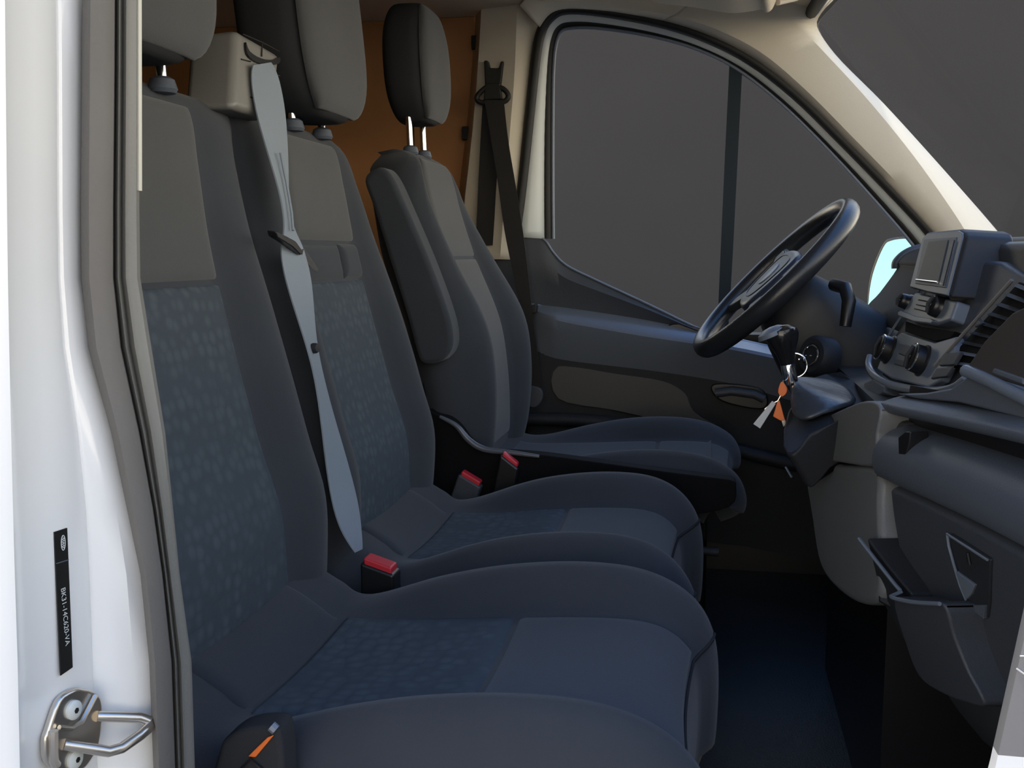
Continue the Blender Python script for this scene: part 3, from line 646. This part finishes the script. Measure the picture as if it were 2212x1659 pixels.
# glove box latch
GN = V((-1, -.22, -.22)).normalized(); GP = V((.2530, 1.0, 1.265))
def og(u, v, d=.004): return atp(u, v, GP, GN)+GN*d
lt = prism('latch_plate', [og(u, v, .0015) for u, v in ((2052, 1152), (2142, 1208), (2140, 1300), (2134, 1336), (2092, 1300))], GN*-.006, PLD, gb, bevel=.002)
tube('latch_rim', [og(u, v, .003) for u, v in ((2140, 1208), (2052, 1152), (2056, 1178), (2068, 1222), (2080, 1262), (2094, 1296))], .0014, PLS, gb, seg=6)
prism('latch_handle', [og(u, v, .004) for u, v in ((2072, 1232), (2092, 1246), (2114, 1262), (2106, 1282), (2095, 1294), (2084, 1270))], GN*-.004, PLS, gb, bevel=.001)
prism('latch_lip', [og(u, v, .004) for u, v in ((2097, 1306), (2136, 1305), (2133, 1336))], GN*-.004, PLG, gb, bevel=.001)
tube('lock_slot', [og(2097, 1192, .003), og(2102, 1218, .003)], .0016, BLK, gb, seg=6)
# slot with a dark clip at the console corner
CN = V((-.96, -.30, .02)).normalized(); CPt = V((.199, 1.22, 1.33))
def oc(u, v, d=.003): return atp(u, v, CPt, CN)+CN*d
prism('card_clip', [oc(u, v, .007) for u, v in ((1952, 944), (1967, 932), (1979, 932), (1976, 958), (1968, 986), (1953, 984))], CN*-.022, BLK, dash, bevel=.002)

# ---- centre console under the lever
KN = V((-.99, -.09, .06)).normalized(); KP = V((.165, 1.50, 1.28))
def ok(u, v, d=0): return atp(u, v, KP, KN)+KN*d
cs = prism('console_upper_face', [ok(p.x, p.y) for p in cr([(1716, 984), (1728, 950), (1760, 915), (1810, 888), (1868, 866), (1900, 880), (1892, 940), (1886, 1004), (1810, 998)], 4, True)], (.20, .02, 0), PLC, dash, bevel=.010, seg=3)
prism('console_lower_face', [ok(p.x, p.y, -.004) for p in cr([(1736, 998), (1810, 1004), (1884, 1012), (1888, 1100), (1892, 1200), (1888, 1290), (1850, 1305), (1800, 1275), (1765, 1225), (1748, 1130)], 4, True)], (.20, .02, 0), PLC, dash, bevel=.010, seg=3)
prism('console_side_face', [ok(1884, 905, -.002), ok(1886, 1300, -.004), V((.30, 1.16, 1.12)), V((.31, 1.16, 1.38))], (.1, .03, 0), PLD, dash, bevel=.004)
tube('edge_clip', [ok(1713, 982, .004), ok(1722, 990, .004)], .004, PLS, cs, seg=8)
tube('trim_wire', [ok(1700, 1010, .002), ok(1712, 1030, .002)], .002, PLS, cs, seg=6)
boxv('console_core', (.22, 1.30, ZF), (.66, 1.92, 1.36), BLK, dash, bevel=0)
# lower storage bin
SN = V((-1, -.35, -.30)).normalized(); SP = V((.235, 1.02, 1.19))
def os_(u, v, d=0): return atp(u, v, SP, SN)+SN*d
sb = prism('storage_bin', [os_(p.x, p.y) for p in cr([(1930, 1294), (1980, 1303), (2036, 1304), (2060, 1376), (2090, 1450), (2126, 1522), (2085, 1518), (2030, 1496), (1985, 1462), (1955, 1390)], 4, True)], (.05, .012, 0), PLM, dash, bevel=.006, seg=3)
prism('bin_side', [os_(p[0], p[1], -.02) for p in ((1836, 1172), (1880, 1232), (1930, 1294), (1955, 1390), (1985, 1462), (1930, 1420), (1870, 1310))], (.05, .012, 0), PLD, sb, bevel=.003)
tube('bin_rim', [os_(p.x, p.y, -.012 if p.x < 1925 else .002) for p in cr([(1834, 1170), (1880, 1230), (1918, 1278), (1935, 1291), (1980, 1300), (2034, 1303)], 5)], .0022, PLS, sb, seg=6)

# ---- centre stack
SA, SB, SC = at(2018, 512, 1.62), at(2105, 505, 1.46), at(1900, 800, 1.62)
TN = (SB-SA).cross(SC-SA).normalized(); TN = TN if TN.x < 0 else -TN
def ot(u, v, d=0): return atp(u, v, SA, TN)+TN*d
bk = V((.16, .03, .0))
st = prism('centre_stack', [ot(p[0], p[1], -.012) for p in ((1886, 806), (1900, 745), (1940, 680), (1985, 606), (2012, 545), (2140, 560), (2225, 610), (2200, 720), (2110, 815), (2070, 842), (1990, 846), (1920, 832))], bk, PLM, dash, bevel=.006)
tube('stack_edge', [ot(p.x, p.y, -.006) for p in cr([(1896, 748), (1930, 694), (1960, 650), (1986, 610)], 4)], .0022, PLS, st, seg=6)
prism('display_front', [ot(p[0], p[1], .0175) for p in ((1990, 628), (2017, 523), (2028, 512), (2097, 507), (2106, 512), (2107, 522), (2075, 648), (2030, 639))], TN*-.004, PLS, st, bevel=.0015)
hd = prism('display_housing', [ot(p[0], p[1], .016) for p in ((1986, 630), (2015, 520), (2026, 509), (2098, 503), (2109, 509), (2112, 520), (2078, 652), (2030, 642))], V((.058, -.004, -.004)), PLD, st, bevel=.005, seg=3)
prism('display_bezel', [ot(*p, .019) for p in ((2023, 526), (2096, 522), (2073, 632), (2004, 622))], TN*-.006, PLG, st, bevel=.001)
prism('screen', [ot(*p, .0205) for p in ((2036, 532), (2079, 529), (2059, 618), (2013, 613))], TN*-.006, SCREEN, st)
tube('screen_lip', [ot(2010, 615, .021), ot(2058, 621, .021)], .0014, CHROME, st, seg=6)
tube('bezel_line', [ot(2094, 530, .0205), ot(2070, 628, .0205)], .0010, BLK, st, seg=6)
pl = prism('audio_panel', [ot(*p, .006) for p in ((1984, 634), (2077, 653), (2062, 695), (2032, 704), (1990, 697), (1954, 683))], TN*-.03, PLS, st, bevel=.004)
for (a, b) in (((1994, 651), (2020, 656)), ((1989, 661), (2016, 667)), ((1985, 670), (2013, 677))):
    tube('button_gap', [ot(*a, .0065), ot(*b, .0065)], .0009, BLK, st, seg=5)
prism('audio_lip', [ot(*p, .012) for p in ((1955, 680), (1962, 676), (1995, 689), (2028, 694), (2035, 699), (2028, 705), (1990, 701), (1956, 688))], TN*-.012, PLS, st, bevel=.002)
prism('storage_slot', [ot(*p, .0005) for p in ((1957, 694), (1990, 706), (2064, 716), (2052, 731), (2020, 737), (1955, 716))], TN*-.012, MBK, st, bevel=.001)
hv = prism('climate_panel', [ot(*p, .001) for p in ((1948, 718), (2020, 740), (2068, 726), (2058, 775), (2034, 822), (2005, 838), (1925, 818), (1895, 798), (1915, 745))], TN*-.012, PLS, st, bevel=.003)
def knob(u, v, r, h, par, body=BLK, rim=True):
    o = ot(u, v, 0)
    k = revolve('rotary_knob', [(r*1.12, 0), (r*1.12, .003), (r, .005), (r*.97, h*.7), (r*.92, h), (r*.80, h+.0015), (.0005, h+.0015)], o, TN, body, par, seg=24)
    if rim: tube('knob_rim', [o+TN*(h*.92)+(TN.orthogonal().normalized()*math.cos(a)+TN.cross(TN.orthogonal().normalized())*math.sin(a))*r*.97 for a in [2*math.pi*i/24 for i in range(24)]], .0011, CHROME, par, closed=True, seg=6)
    e1 = TN.cross(V((0, 1, 0))).normalized()
    tube('knob_grip', [o+TN*(h+.002)-e1*r*.75, o+TN*(h+.005), o+TN*(h+.002)+e1*r*.75], .0028, PLD, par, seg=8)
knob(1966, 655, .011, .014, st, rim=False); knob(2038, 667, .015, .016, st, rim=False)
knob(1924, 757, .0195, .018, st); knob(1996, 780, .0195, .018, st)
for q in (((1948, 742), (1982, 752), (1974, 775), (1946, 766)), ((1940, 775), (1972, 784), (1966, 797), (1936, 788)), ((2044, 765), (2082, 762), (2066, 790), (2034, 792)), ((2030, 797), (2064, 795), (2050, 815), (2016, 820))):
    prism('button_pad', [ot(*p, .004) for p in q], TN*-.005, PLM, st, bevel=.0012)
tube('stack_bezel', [ot(p.x, p.y, .004) for p in cr([(1884, 770), (1882, 792), (1895, 815), (1925, 832), (1970, 843), (2020, 846), (2062, 838), (2090, 818)], 5)], [.003+.0035*math.sin(math.pi*min(1, i/36+.12)) for i in range(36)], mat('gloss_grey', (.20, .22, .25), .2), st)
# tall vent beside the controls
l1 = [V((2190, 606)), V((2022, 792))]; l2 = [V((2246, 628)), V((2088, 800))]
prism('vent_recess', [ot(*p, -.006) for p in (l1[0], l2[0], l2[1], l1[1])], V((.03, 0, 0)), MBK, st)
for i in range(9):
    q = (i+.5)/9; a = l1[0].lerp(l1[1], q); b = l2[0].lerp(l2[1], q)
    A_, B_ = ot(a.x+4, a.y, -.004), ot(b.x-2, b.y, -.004)
    prism('vent_slat', [A_, B_, B_+V((.012, 0, .006)), A_+V((.012, 0, .006))], TN*.0022, PLD if i < 7 else PLS, st)
tube('vent_edge', [ot(l1[0].x, l1[0].y, .002), ot(l1[1].x, l1[1].y, .002)], .0022, mat('vent_edge_grey', (.17, .165, .16), .4), st, seg=8)
vf = prism('vent_surround', [ot(*p, .002) for p in ((2252, 632), (2090, 800), (2098, 818), (2122, 796), (2175, 728), (2260, 680))], TN*-.012, PLS, st, bevel=.002)
tube('vent_tab', [ot(2118, 690, .002), ot(2130, 700, .002), ot(2112, 706, .002)], .0016, PLM, st, seg=6)
# tray in the passenger side of the dash
UN = V((-1, -.25, .22)).normalized(); UP = V((.272, 1.12, 1.47))
def ou(u, v, d=0): return atp(u, v, UP, UN)+UN*d
prism('tray_recess', [ou(*p, .012) for p in ((2110, 800), (2150, 742), (2212, 680), (2300, 640), (2300, 860), (2205, 832))], UN*-.01, mat('tray_brown', (.045, .040, .037), .55), dash, bevel=.003)
prism('dash_band', [ou(*p, .006) for p in ((1945, 853), (2010, 851), (2065, 841), (2098, 818), (2112, 806), (2150, 824), (2212, 856), (2300, 905), (2300, 945), (2212, 905), (2080, 872), (1990, 864))], (.08, .02, 0), PLG, dash, bevel=.003)
tube('tray_lip', [ou(p.x, p.y, .012) for p in cr([(2110, 806), (2150, 822), (2212, 852), (2300, 895)], 4)], .0065, PLS, dash)
prism('tray_step', [ou(*p, .014) for p in ((2175, 800), (2240, 822), (2240, 838), (2170, 812))], UN*-.006, PLG, dash, bevel=.002)

# ---- instrument hood
hp = cr([(1868, 672), (1900, 632), (1936, 582), (1937, 566), (1956, 547), (1990, 535), (2030, 535), (2070, 545), (2080, 620), (2000, 690), (1940, 760), (1890, 800), (1872, 740)], 4, True)
ih = prism('instrument_hood', [at(p.x, p.y, 2.28) for p in hp], (.0, -.52, .0), mat('hood_black', (.010, .010, .009), .75, spec=.2), dash, bevel=.015, seg=3)
tube('hood_lip', [at(p.x, p.y, 2.272) for p in cr([(1936, 580), (1938, 566), (1958, 548), (1990, 537), (2040, 536)], 5)], .010, PLM, ih)
# ---- steering wheel
WN = V((-.712, -.09, .70)).normalized(); WC = at(1671, 602, YD-.02)
e1 = V((0, 1, 0)); e1 = (e1-WN*e1.dot(WN)).normalized(); e2 = e1.cross(WN); e2 = e2 if e2.z > 0 else -e2
def wp(a, b, c=0): return WC+e1*a+e2*b+WN*c
sw = thing('steering_wheel', WC-WN*.05, 'dark steering wheel with padded hub and four spokes', 'steering wheel')
R = .184
GL = mat('leather_rim', (.020, .022, .026), .28, bump=.15, bscale=500)
rings = []
for i in range(72):
    a = 2*math.pi*i/72; d = V((math.cos(a), math.sin(a), 0))
    rings.append([wp(d.x*(R+.0155*math.cos(q)), d.y*(R+.0155*math.cos(q)), .0185*math.sin(q)) for q in [2*math.pi*j/14 for j in range(14)]])
rings.append(rings[0]); loft('rim', rings, GL, sw, caps=False)
hub = cr([(-.085, .02), (-.075, .055), (-.03, .066), (.03, .066), (.075, .055), (.085, .02), (.07, -.04), (.035, -.075), (-.035, -.075), (-.07, -.04)], 4, True)
hb = prism('airbag_pad', [wp(p.x, p.y, .012) for p in hub], WN*-.05, mat('hub_plastic', (.035, .05, .085), .35, bump=.15, bscale=500), sw, bevel=.012, seg=4)  # blue sky reflection on the hub is put into its colour
tube('pad_groove', [wp(p.x*.72, p.y*.72, .0125) for p in hub], .0012, BLK, hb, closed=True, seg=6)
revolve('emblem', [(.026, 0), (.026, .002), (.022, .003), (.0005, .0032)], wp(0, 0, .012), WN, PLS, hb)
for sx in (-1, 1):
    for (ya, yb, wd) in ((.03, .05, .022), (-.05, -.095, .018)):
        pa, pb = V((sx*.075, ya)), V((sx*math.sqrt((R-.006)**2-yb*yb), yb)); dd = (pb-pa).normalized(); nn = V((-dd.y, dd.x))*wd
        sp_ = prism('spoke', [wp(*(pa-nn), .006), wp(*(pb-nn*.7), .004), wp(*(pb+nn*.7), .004), wp(*(pa+nn), .006)], WN*-.018, PLS if ya > 0 else PLM, sw, bevel=.004)
    prism('switch_pad', [wp(sx*.100, .028, .008), wp(sx*.135, .034, .008), wp(sx*.135, .056, .008), wp(sx*.100, .052, .008)], WN*-.006, BLK, sw, bevel=.002)
# ---- steering column shroud, stalk and ignition
co = thing('steering_column', WC-WN*.2, 'black steering column shroud with stalk and ignition lock', 'steering column')
rings = []
for (d, a, b) in ((.02, .045, .045), (.04, .062, .065), (.09, .072, .085), (.16, .080, .105), (.24, .09, .125), (.32, .10, .14)):
    o = WC-WN*d-e2*(.008+.06*(d-.02))
    rings.append([o+e1*a*math.copysign(abs(math.cos(q))**.7, math.cos(q))+e2*b*math.copysign(abs(math.sin(q))**.7, math.sin(q)) for q in [2*math.pi*j/28 for j in range(28)]])
loft('shroud', rings, mat('shroud_black', (.012, .013, .015), .5), co)
tube('stalk', [at(1800, 615, 1.93), at(1826, 622, 1.90), at(1834, 650, 1.885), at(1826, 705, 1.88)], [.011, .012, .012, .010], BLK, co)
ig = at(1757, 768, 1.90)
ix = V((-.75, -.62, .20)).normalized()
revolve('ignition_boss', [(.038, -.03), (.036, 0), (.030, .006), (.021, .006), (.020, .002), (.0005, .002)], ig, ix, PLD, co)
tube('ignition_ring', [ig+ix*.007+(ix.orthogonal().normalized()*math.cos(a)+ix.cross(ix.orthogonal().normalized())*math.sin(a))*.0175 for a in [2*math.pi*i/24 for i in range(24)]], .0018, CHROME, co, closed=True, seg=8)
# knee panel behind the column
boxv('knee_panel', (.30, 1.72, 1.16), (.66, 2.43, 1.435), PLD, dash, bevel=.03)
# ---- gear lever
gl = thing('gear_lever', at(1780, 880, 1.58), 'short gear lever with black knob, silver collar and leather gaiter', 'gear lever')
YG = 1.58; ka, kb = at(1686, 706, YG), at(1703, 795, YG); kx = (ka-kb).normalized()
Lk = (ka-kb).length
revolve('gear_knob', [(.009, 0), (.0105, .006), (.014, Lk*.35), (.0215, Lk*.62), (.0245, Lk*.80), (.0225, Lk*.93), (.012, Lk*1.02), (.0005, Lk*1.04)], kb, kx, mat('gloss_black', (.012, .012, .013), .16), gl)
revolve('knob_cap', [(.0235, Lk*.86), (.0215, Lk*.965), (.012, Lk*1.045), (.0005, Lk*1.07)], kb, (kx+V((-.25, 0, 0))).normalized(), PLS, gl)
revolve('collar', [(.0085, -.026), (.0105, -.022), (.011, .004), (.0095, .008)], kb, kx, CHROME, gl, seg=16)
tube('shaft', [kb-kx*.02, at(1711, 822, YG), at(1716, 850, YG)], .0055, STEEL, gl)
revolve('reverse_ring', [(.006, 0), (.0085, .003), (.0085, .010), (.006, .012)], at(1710, 826, YG), kx, CHROME, gl, seg=14)
top = [at(1712, 818, YG)+V((.006*math.cos(a), .012*math.sin(a), .004*math.sin(a))) for a in [2*math.pi*i/9 for i in range(9)]]
midr = cr([(1702, 838, 1.56), (1740, 812, 1.62), (1790, 818, 1.64), (1828, 838, 1.62), (1845, 858, 1.58), (1838, 866, 1.52), (1790, 872, 1.50), (1740, 888, 1.50), (1708, 880, 1.52)], 1, True)
basr = cr([(1700, 880, 1.54), (1750, 820, 1.68), (1810, 815, 1.68), (1850, 838, 1.66), (1868, 866, 1.60), (1862, 884, 1.53), (1805, 898, 1.48), (1745, 928, 1.47), (1708, 940, 1.48)], 1, True)
loft('gaiter', [top, [at(p.x, p.y, p.z) for p in midr], [at(p.x, p.y, p.z) for p in basr]], mat('gaiter_leather', (.04, .045, .052), .35, bump=.5, bscale=60), gl, sub=2)
prism('gaiter_surround', [at(p.x, p.y, p.z) for p in cr([(1690, 960, 1.47), (1700, 890, 1.55), (1752, 816, 1.70), (1815, 808, 1.70), (1862, 835, 1.68), (1882, 868, 1.60), (1880, 884, 1.52), (1812, 905, 1.46), (1752, 940, 1.45), (1712, 985, 1.45)], 2, True)], (.03, .02, -.05), PLD, dash, bevel=.004)
prism('corner_cap', [ot(p[0], p[1], .010) for p in ((1878, 832), (1902, 822), (1925, 838), (1922, 852), (1902, 865), (1880, 850))], TN*-.03, PLG, dash, bevel=.003)
# ---- keys hanging at the ignition
ks = thing('key_bunch', at(1685, 880, 1.70), 'key ring with orange tags and a pale grey tag below the gear knob', 'keys')
rc = at(1717, 789, 1.72)
tube('ring', [rc+V((.019*math.cos(a), .004*math.sin(a*1), .019*math.sin(a))) for a in [2*math.pi*i/28 for i in range(28)]], .0011, CHROME, ks, closed=True, seg=6)
tube('ring_link', [at(1726, 776, 1.72), at(1742, 768, 1.80), at(1757, 768, 1.88)], .0012, CHROME, ks, seg=6)
prism('orange_key_head', [at(p.x, p.y, 1.55) for p in cr([(1689, 825), (1699, 838), (1698, 850), (1688, 857), (1681, 848), (1683, 834)], 4, True)], (.001, .006, 0), ORANGE, ks, bevel=.0015)
prism('orange_tag', [at(p[0], p[1], 1.548) for p in ((1679, 868), (1684, 865), (1696, 908), (1686, 909), (1670, 900))], (0, .004, 0), ORANGE, ks, bevel=.001)
prism('pale_tag', [at(p[0], p[1], 1.545) for p in ((1668, 866), (1676, 872), (1642, 926), (1627, 916))], (0, .002, .0), PAPER, ks, bevel=.0006)
tube('tag_wire', [at(1686, 855, 1.55), at(1680, 866, 1.55), at(1664, 874, 1.55), at(1652, 884, 1.55)], .0008, STEEL, ks, seg=5)
tube('ring_chain', [at(1705, 800, 1.72), at(1696, 815, 1.62), at(1690, 828, 1.555)], .0010, STEEL, ks, seg=5)
prism('key_blade', [at(p[0], p[1], 1.551) for p in ((1688, 908), (1696, 906), (1699, 916), (1692, 922))], (0, .003, 0), STEEL, ks, bevel=.0004)

# ============================================================ SMALL THINGS
# ---- door mirror outside the driver's window
mr = thing('door_mirror', at(1920, 660, 2.75), 'door mirror outside the driver window with pale blue glass', 'mirror')
mo = cr([(1872, 655), (1880, 590), (1905, 528), (1925, 514), (1965, 512), (1985, 520), (1990, 560), (1985, 620), (1960, 680), (1880, 672)], 4, True)
MNn = V((-.80, -.60, .02)).normalized(); MP = at(1920, 590, 2.72)
def om(u, v, d=0): return atp(u, v, MP, MNn)+MNn*d
prism('mirror_housing', [om(p.x, p.y) for p in mo], MNn*-.07, BLK, mr, bevel=.012, seg=3)
mgp = cr([(1879, 650), (1888, 592), (1911, 534), (1928, 520), (1962, 516), (1980, 524), (1984, 560), (1978, 620), (1955, 672), (1885, 664)], 4, True)
prism('mirror_glass', [om(p.x, p.y, .004) for p in mgp], MNn*-.004, MIRROR, mr)
tube('mirror_arm', [om(1975, 660, -.04), V((.52, 2.62, 1.42)), V((.50, 2.57, 1.37)), V((.50, 2.56, 1.33))], .022, BLK, mr)
# ---- sun visor
sv = thing('sun_visor', at(1540, -40, 2.15), 'cream sun visor folded up against the headliner', 'sun visor')
vp = cr([(1395, -40), (1408, 0), (1425, 9), (1500, 18), (1575, 30), (1620, 27), (1645, 23), (1655, 29), (1668, 22), (1680, -6), (1690, -40)], 4)
prism('visor_pad', [at(p.x, p.y, 2.15) for p in vp], (-.02, -.18, .035), HEADL, sv, bevel=.006)
tube('visor_rod', [at(1680, 5, 2.15), at(1720, -4, 2.2), at(1735, -14, 2.25)], .006, CREAM, sv)
# ---- lock striker on the pillar
LP_ = at(150, 1570, .5655); LN = (at(205, 1570, .5905)-at(100, 1570, .5515)).cross(V((0, 0, 1))).normalized(); LN = LN if LN.y < 0 else -LN
def ol(u, v, d=0): return atp(u, v, LP_, LN)+LN*d
ls = thing('door_striker', ol(170, 1650), 'zinc door lock striker with two screws on the white pillar', 'lock striker')
prism('striker_plate', [ol(p.x, p.y, .004) for p in cr([(95, 1575), (118, 1512), (150, 1488), (172, 1486), (205, 1497), (214, 1530), (208, 1600), (190, 1640), (165, 1665), (120, 1668), (92, 1645), (88, 1600)], 3, True)], LN*-.006, STEEL, ls, bevel=.0025, seg=2)
tube('striker_bar', [ol(u, v, d) for u, v, d in ((128, 1606, .004), (160, 1609, .014), (182, 1612, .020), (200, 1602, .024), (235, 1574, .026), (258, 1556, .026), (262, 1545, .024), (250, 1540, .020), (222, 1542, .012), (200, 1545, .004))], .0036, STEEL, ls, seg=12)
tube('raised_edge', [ol(u, v, .006) for u, v in ((112, 1568), (140, 1570), (162, 1555), (178, 1525), (192, 1498))], .0016, STEEL, ls, seg=8)
tube('raised_edge', [ol(u, v, .006) for u, v in ((100, 1575), (100, 1640), (106, 1650))], .003, STEEL, ls, seg=8)
for (u, v) in ((147, 1531), (150, 1637)):
    s_ = revolve('screw_head', [(.0062, 0), (.0062, .0016), (.0045, .003), (.0005, .0032)], ol(u, v, .004), LN, DFRAME, ls, seg=18)
    revolve('screw_socket', [(.0020, 0), (.0005, .0004)], ol(u, v, .0072), LN, BLK, s_, seg=6)
# ---- part sticker on the pillar
KP_ = at(134, 1300, .5672)
pN = (at(160, 1300, .5787)-at(110, 1300, .5597)).cross(V((0, 0, 1))).normalized(); pN = pN if pN.y < 0 else -pN
def op(u, v, d=0): return atp(u, v, KP_, pN)+pN*d
sk = thing('part_sticker', op(134, 1459), 'narrow black part sticker with white lettering on the white pillar', 'sticker')
prism('label_film', [op(*p, .0012) for p in ((114, 1149), (142, 1140), (154, 1441), (128, 1459))], pN*-.0008, DECAL, sk)
tube('divider_line', [op(118, 1217, .0014), op(144, 1209, .0014)], .0004, PLG, sk, seg=5)
ovc = [op(132.5+4.2*math.cos(a)-1.2*math.sin(a)*0, 1172+16*math.sin(a), .0015) for a in [2*math.pi*i/28 for i in range(28)]]
tube('oval_emblem', ovc, .00028, INK, sk, closed=True, seg=5)
tube('oval_script', [op(132.3+2.4*math.sin(i*1.9), 1161+22*i/14, .0015) for i in range(15)], .00030, INK, sk, seg=5)
ta, tb = op(132, 1269, .0014), op(142, 1392, .0014); tx = (tb-ta).normalized(); ty = pN.cross(tx)
tw = (tb-ta).length
tobj = text('part_number', 'BK31-14C620-VA', 1.0, ta, tx, ty, INK, sk, ext=.0)
ww = max(v_.co.dot(tx) for v_ in tobj.data.vertices)-min(v_.co.dot(tx) for v_ in tobj.data.vertices)
for v_ in tobj.data.vertices:
    d = v_.co-ta; v_.co = ta+tx*d.dot(tx)*(tw/ww)+ty*d.dot(ty)*(tw/ww)*1.05
# ---- crumbs on the cushion
for (u, v) in ((870, 1467), (1023, 1487)):
    p = at(u, v, .93 if u < 900 else .915)
    o = revolve('crumb', [(.0005, -.0012), (.0015, 0), (.0005, .0012)], p, (0, 0, 1), PAPER, seg=8)
    tag(o, 'tiny pale crumb on the woven part of the nearest cushion' if u < 900 else 'tiny pale crumb beside the seam of the nearest cushion', 'crumb')
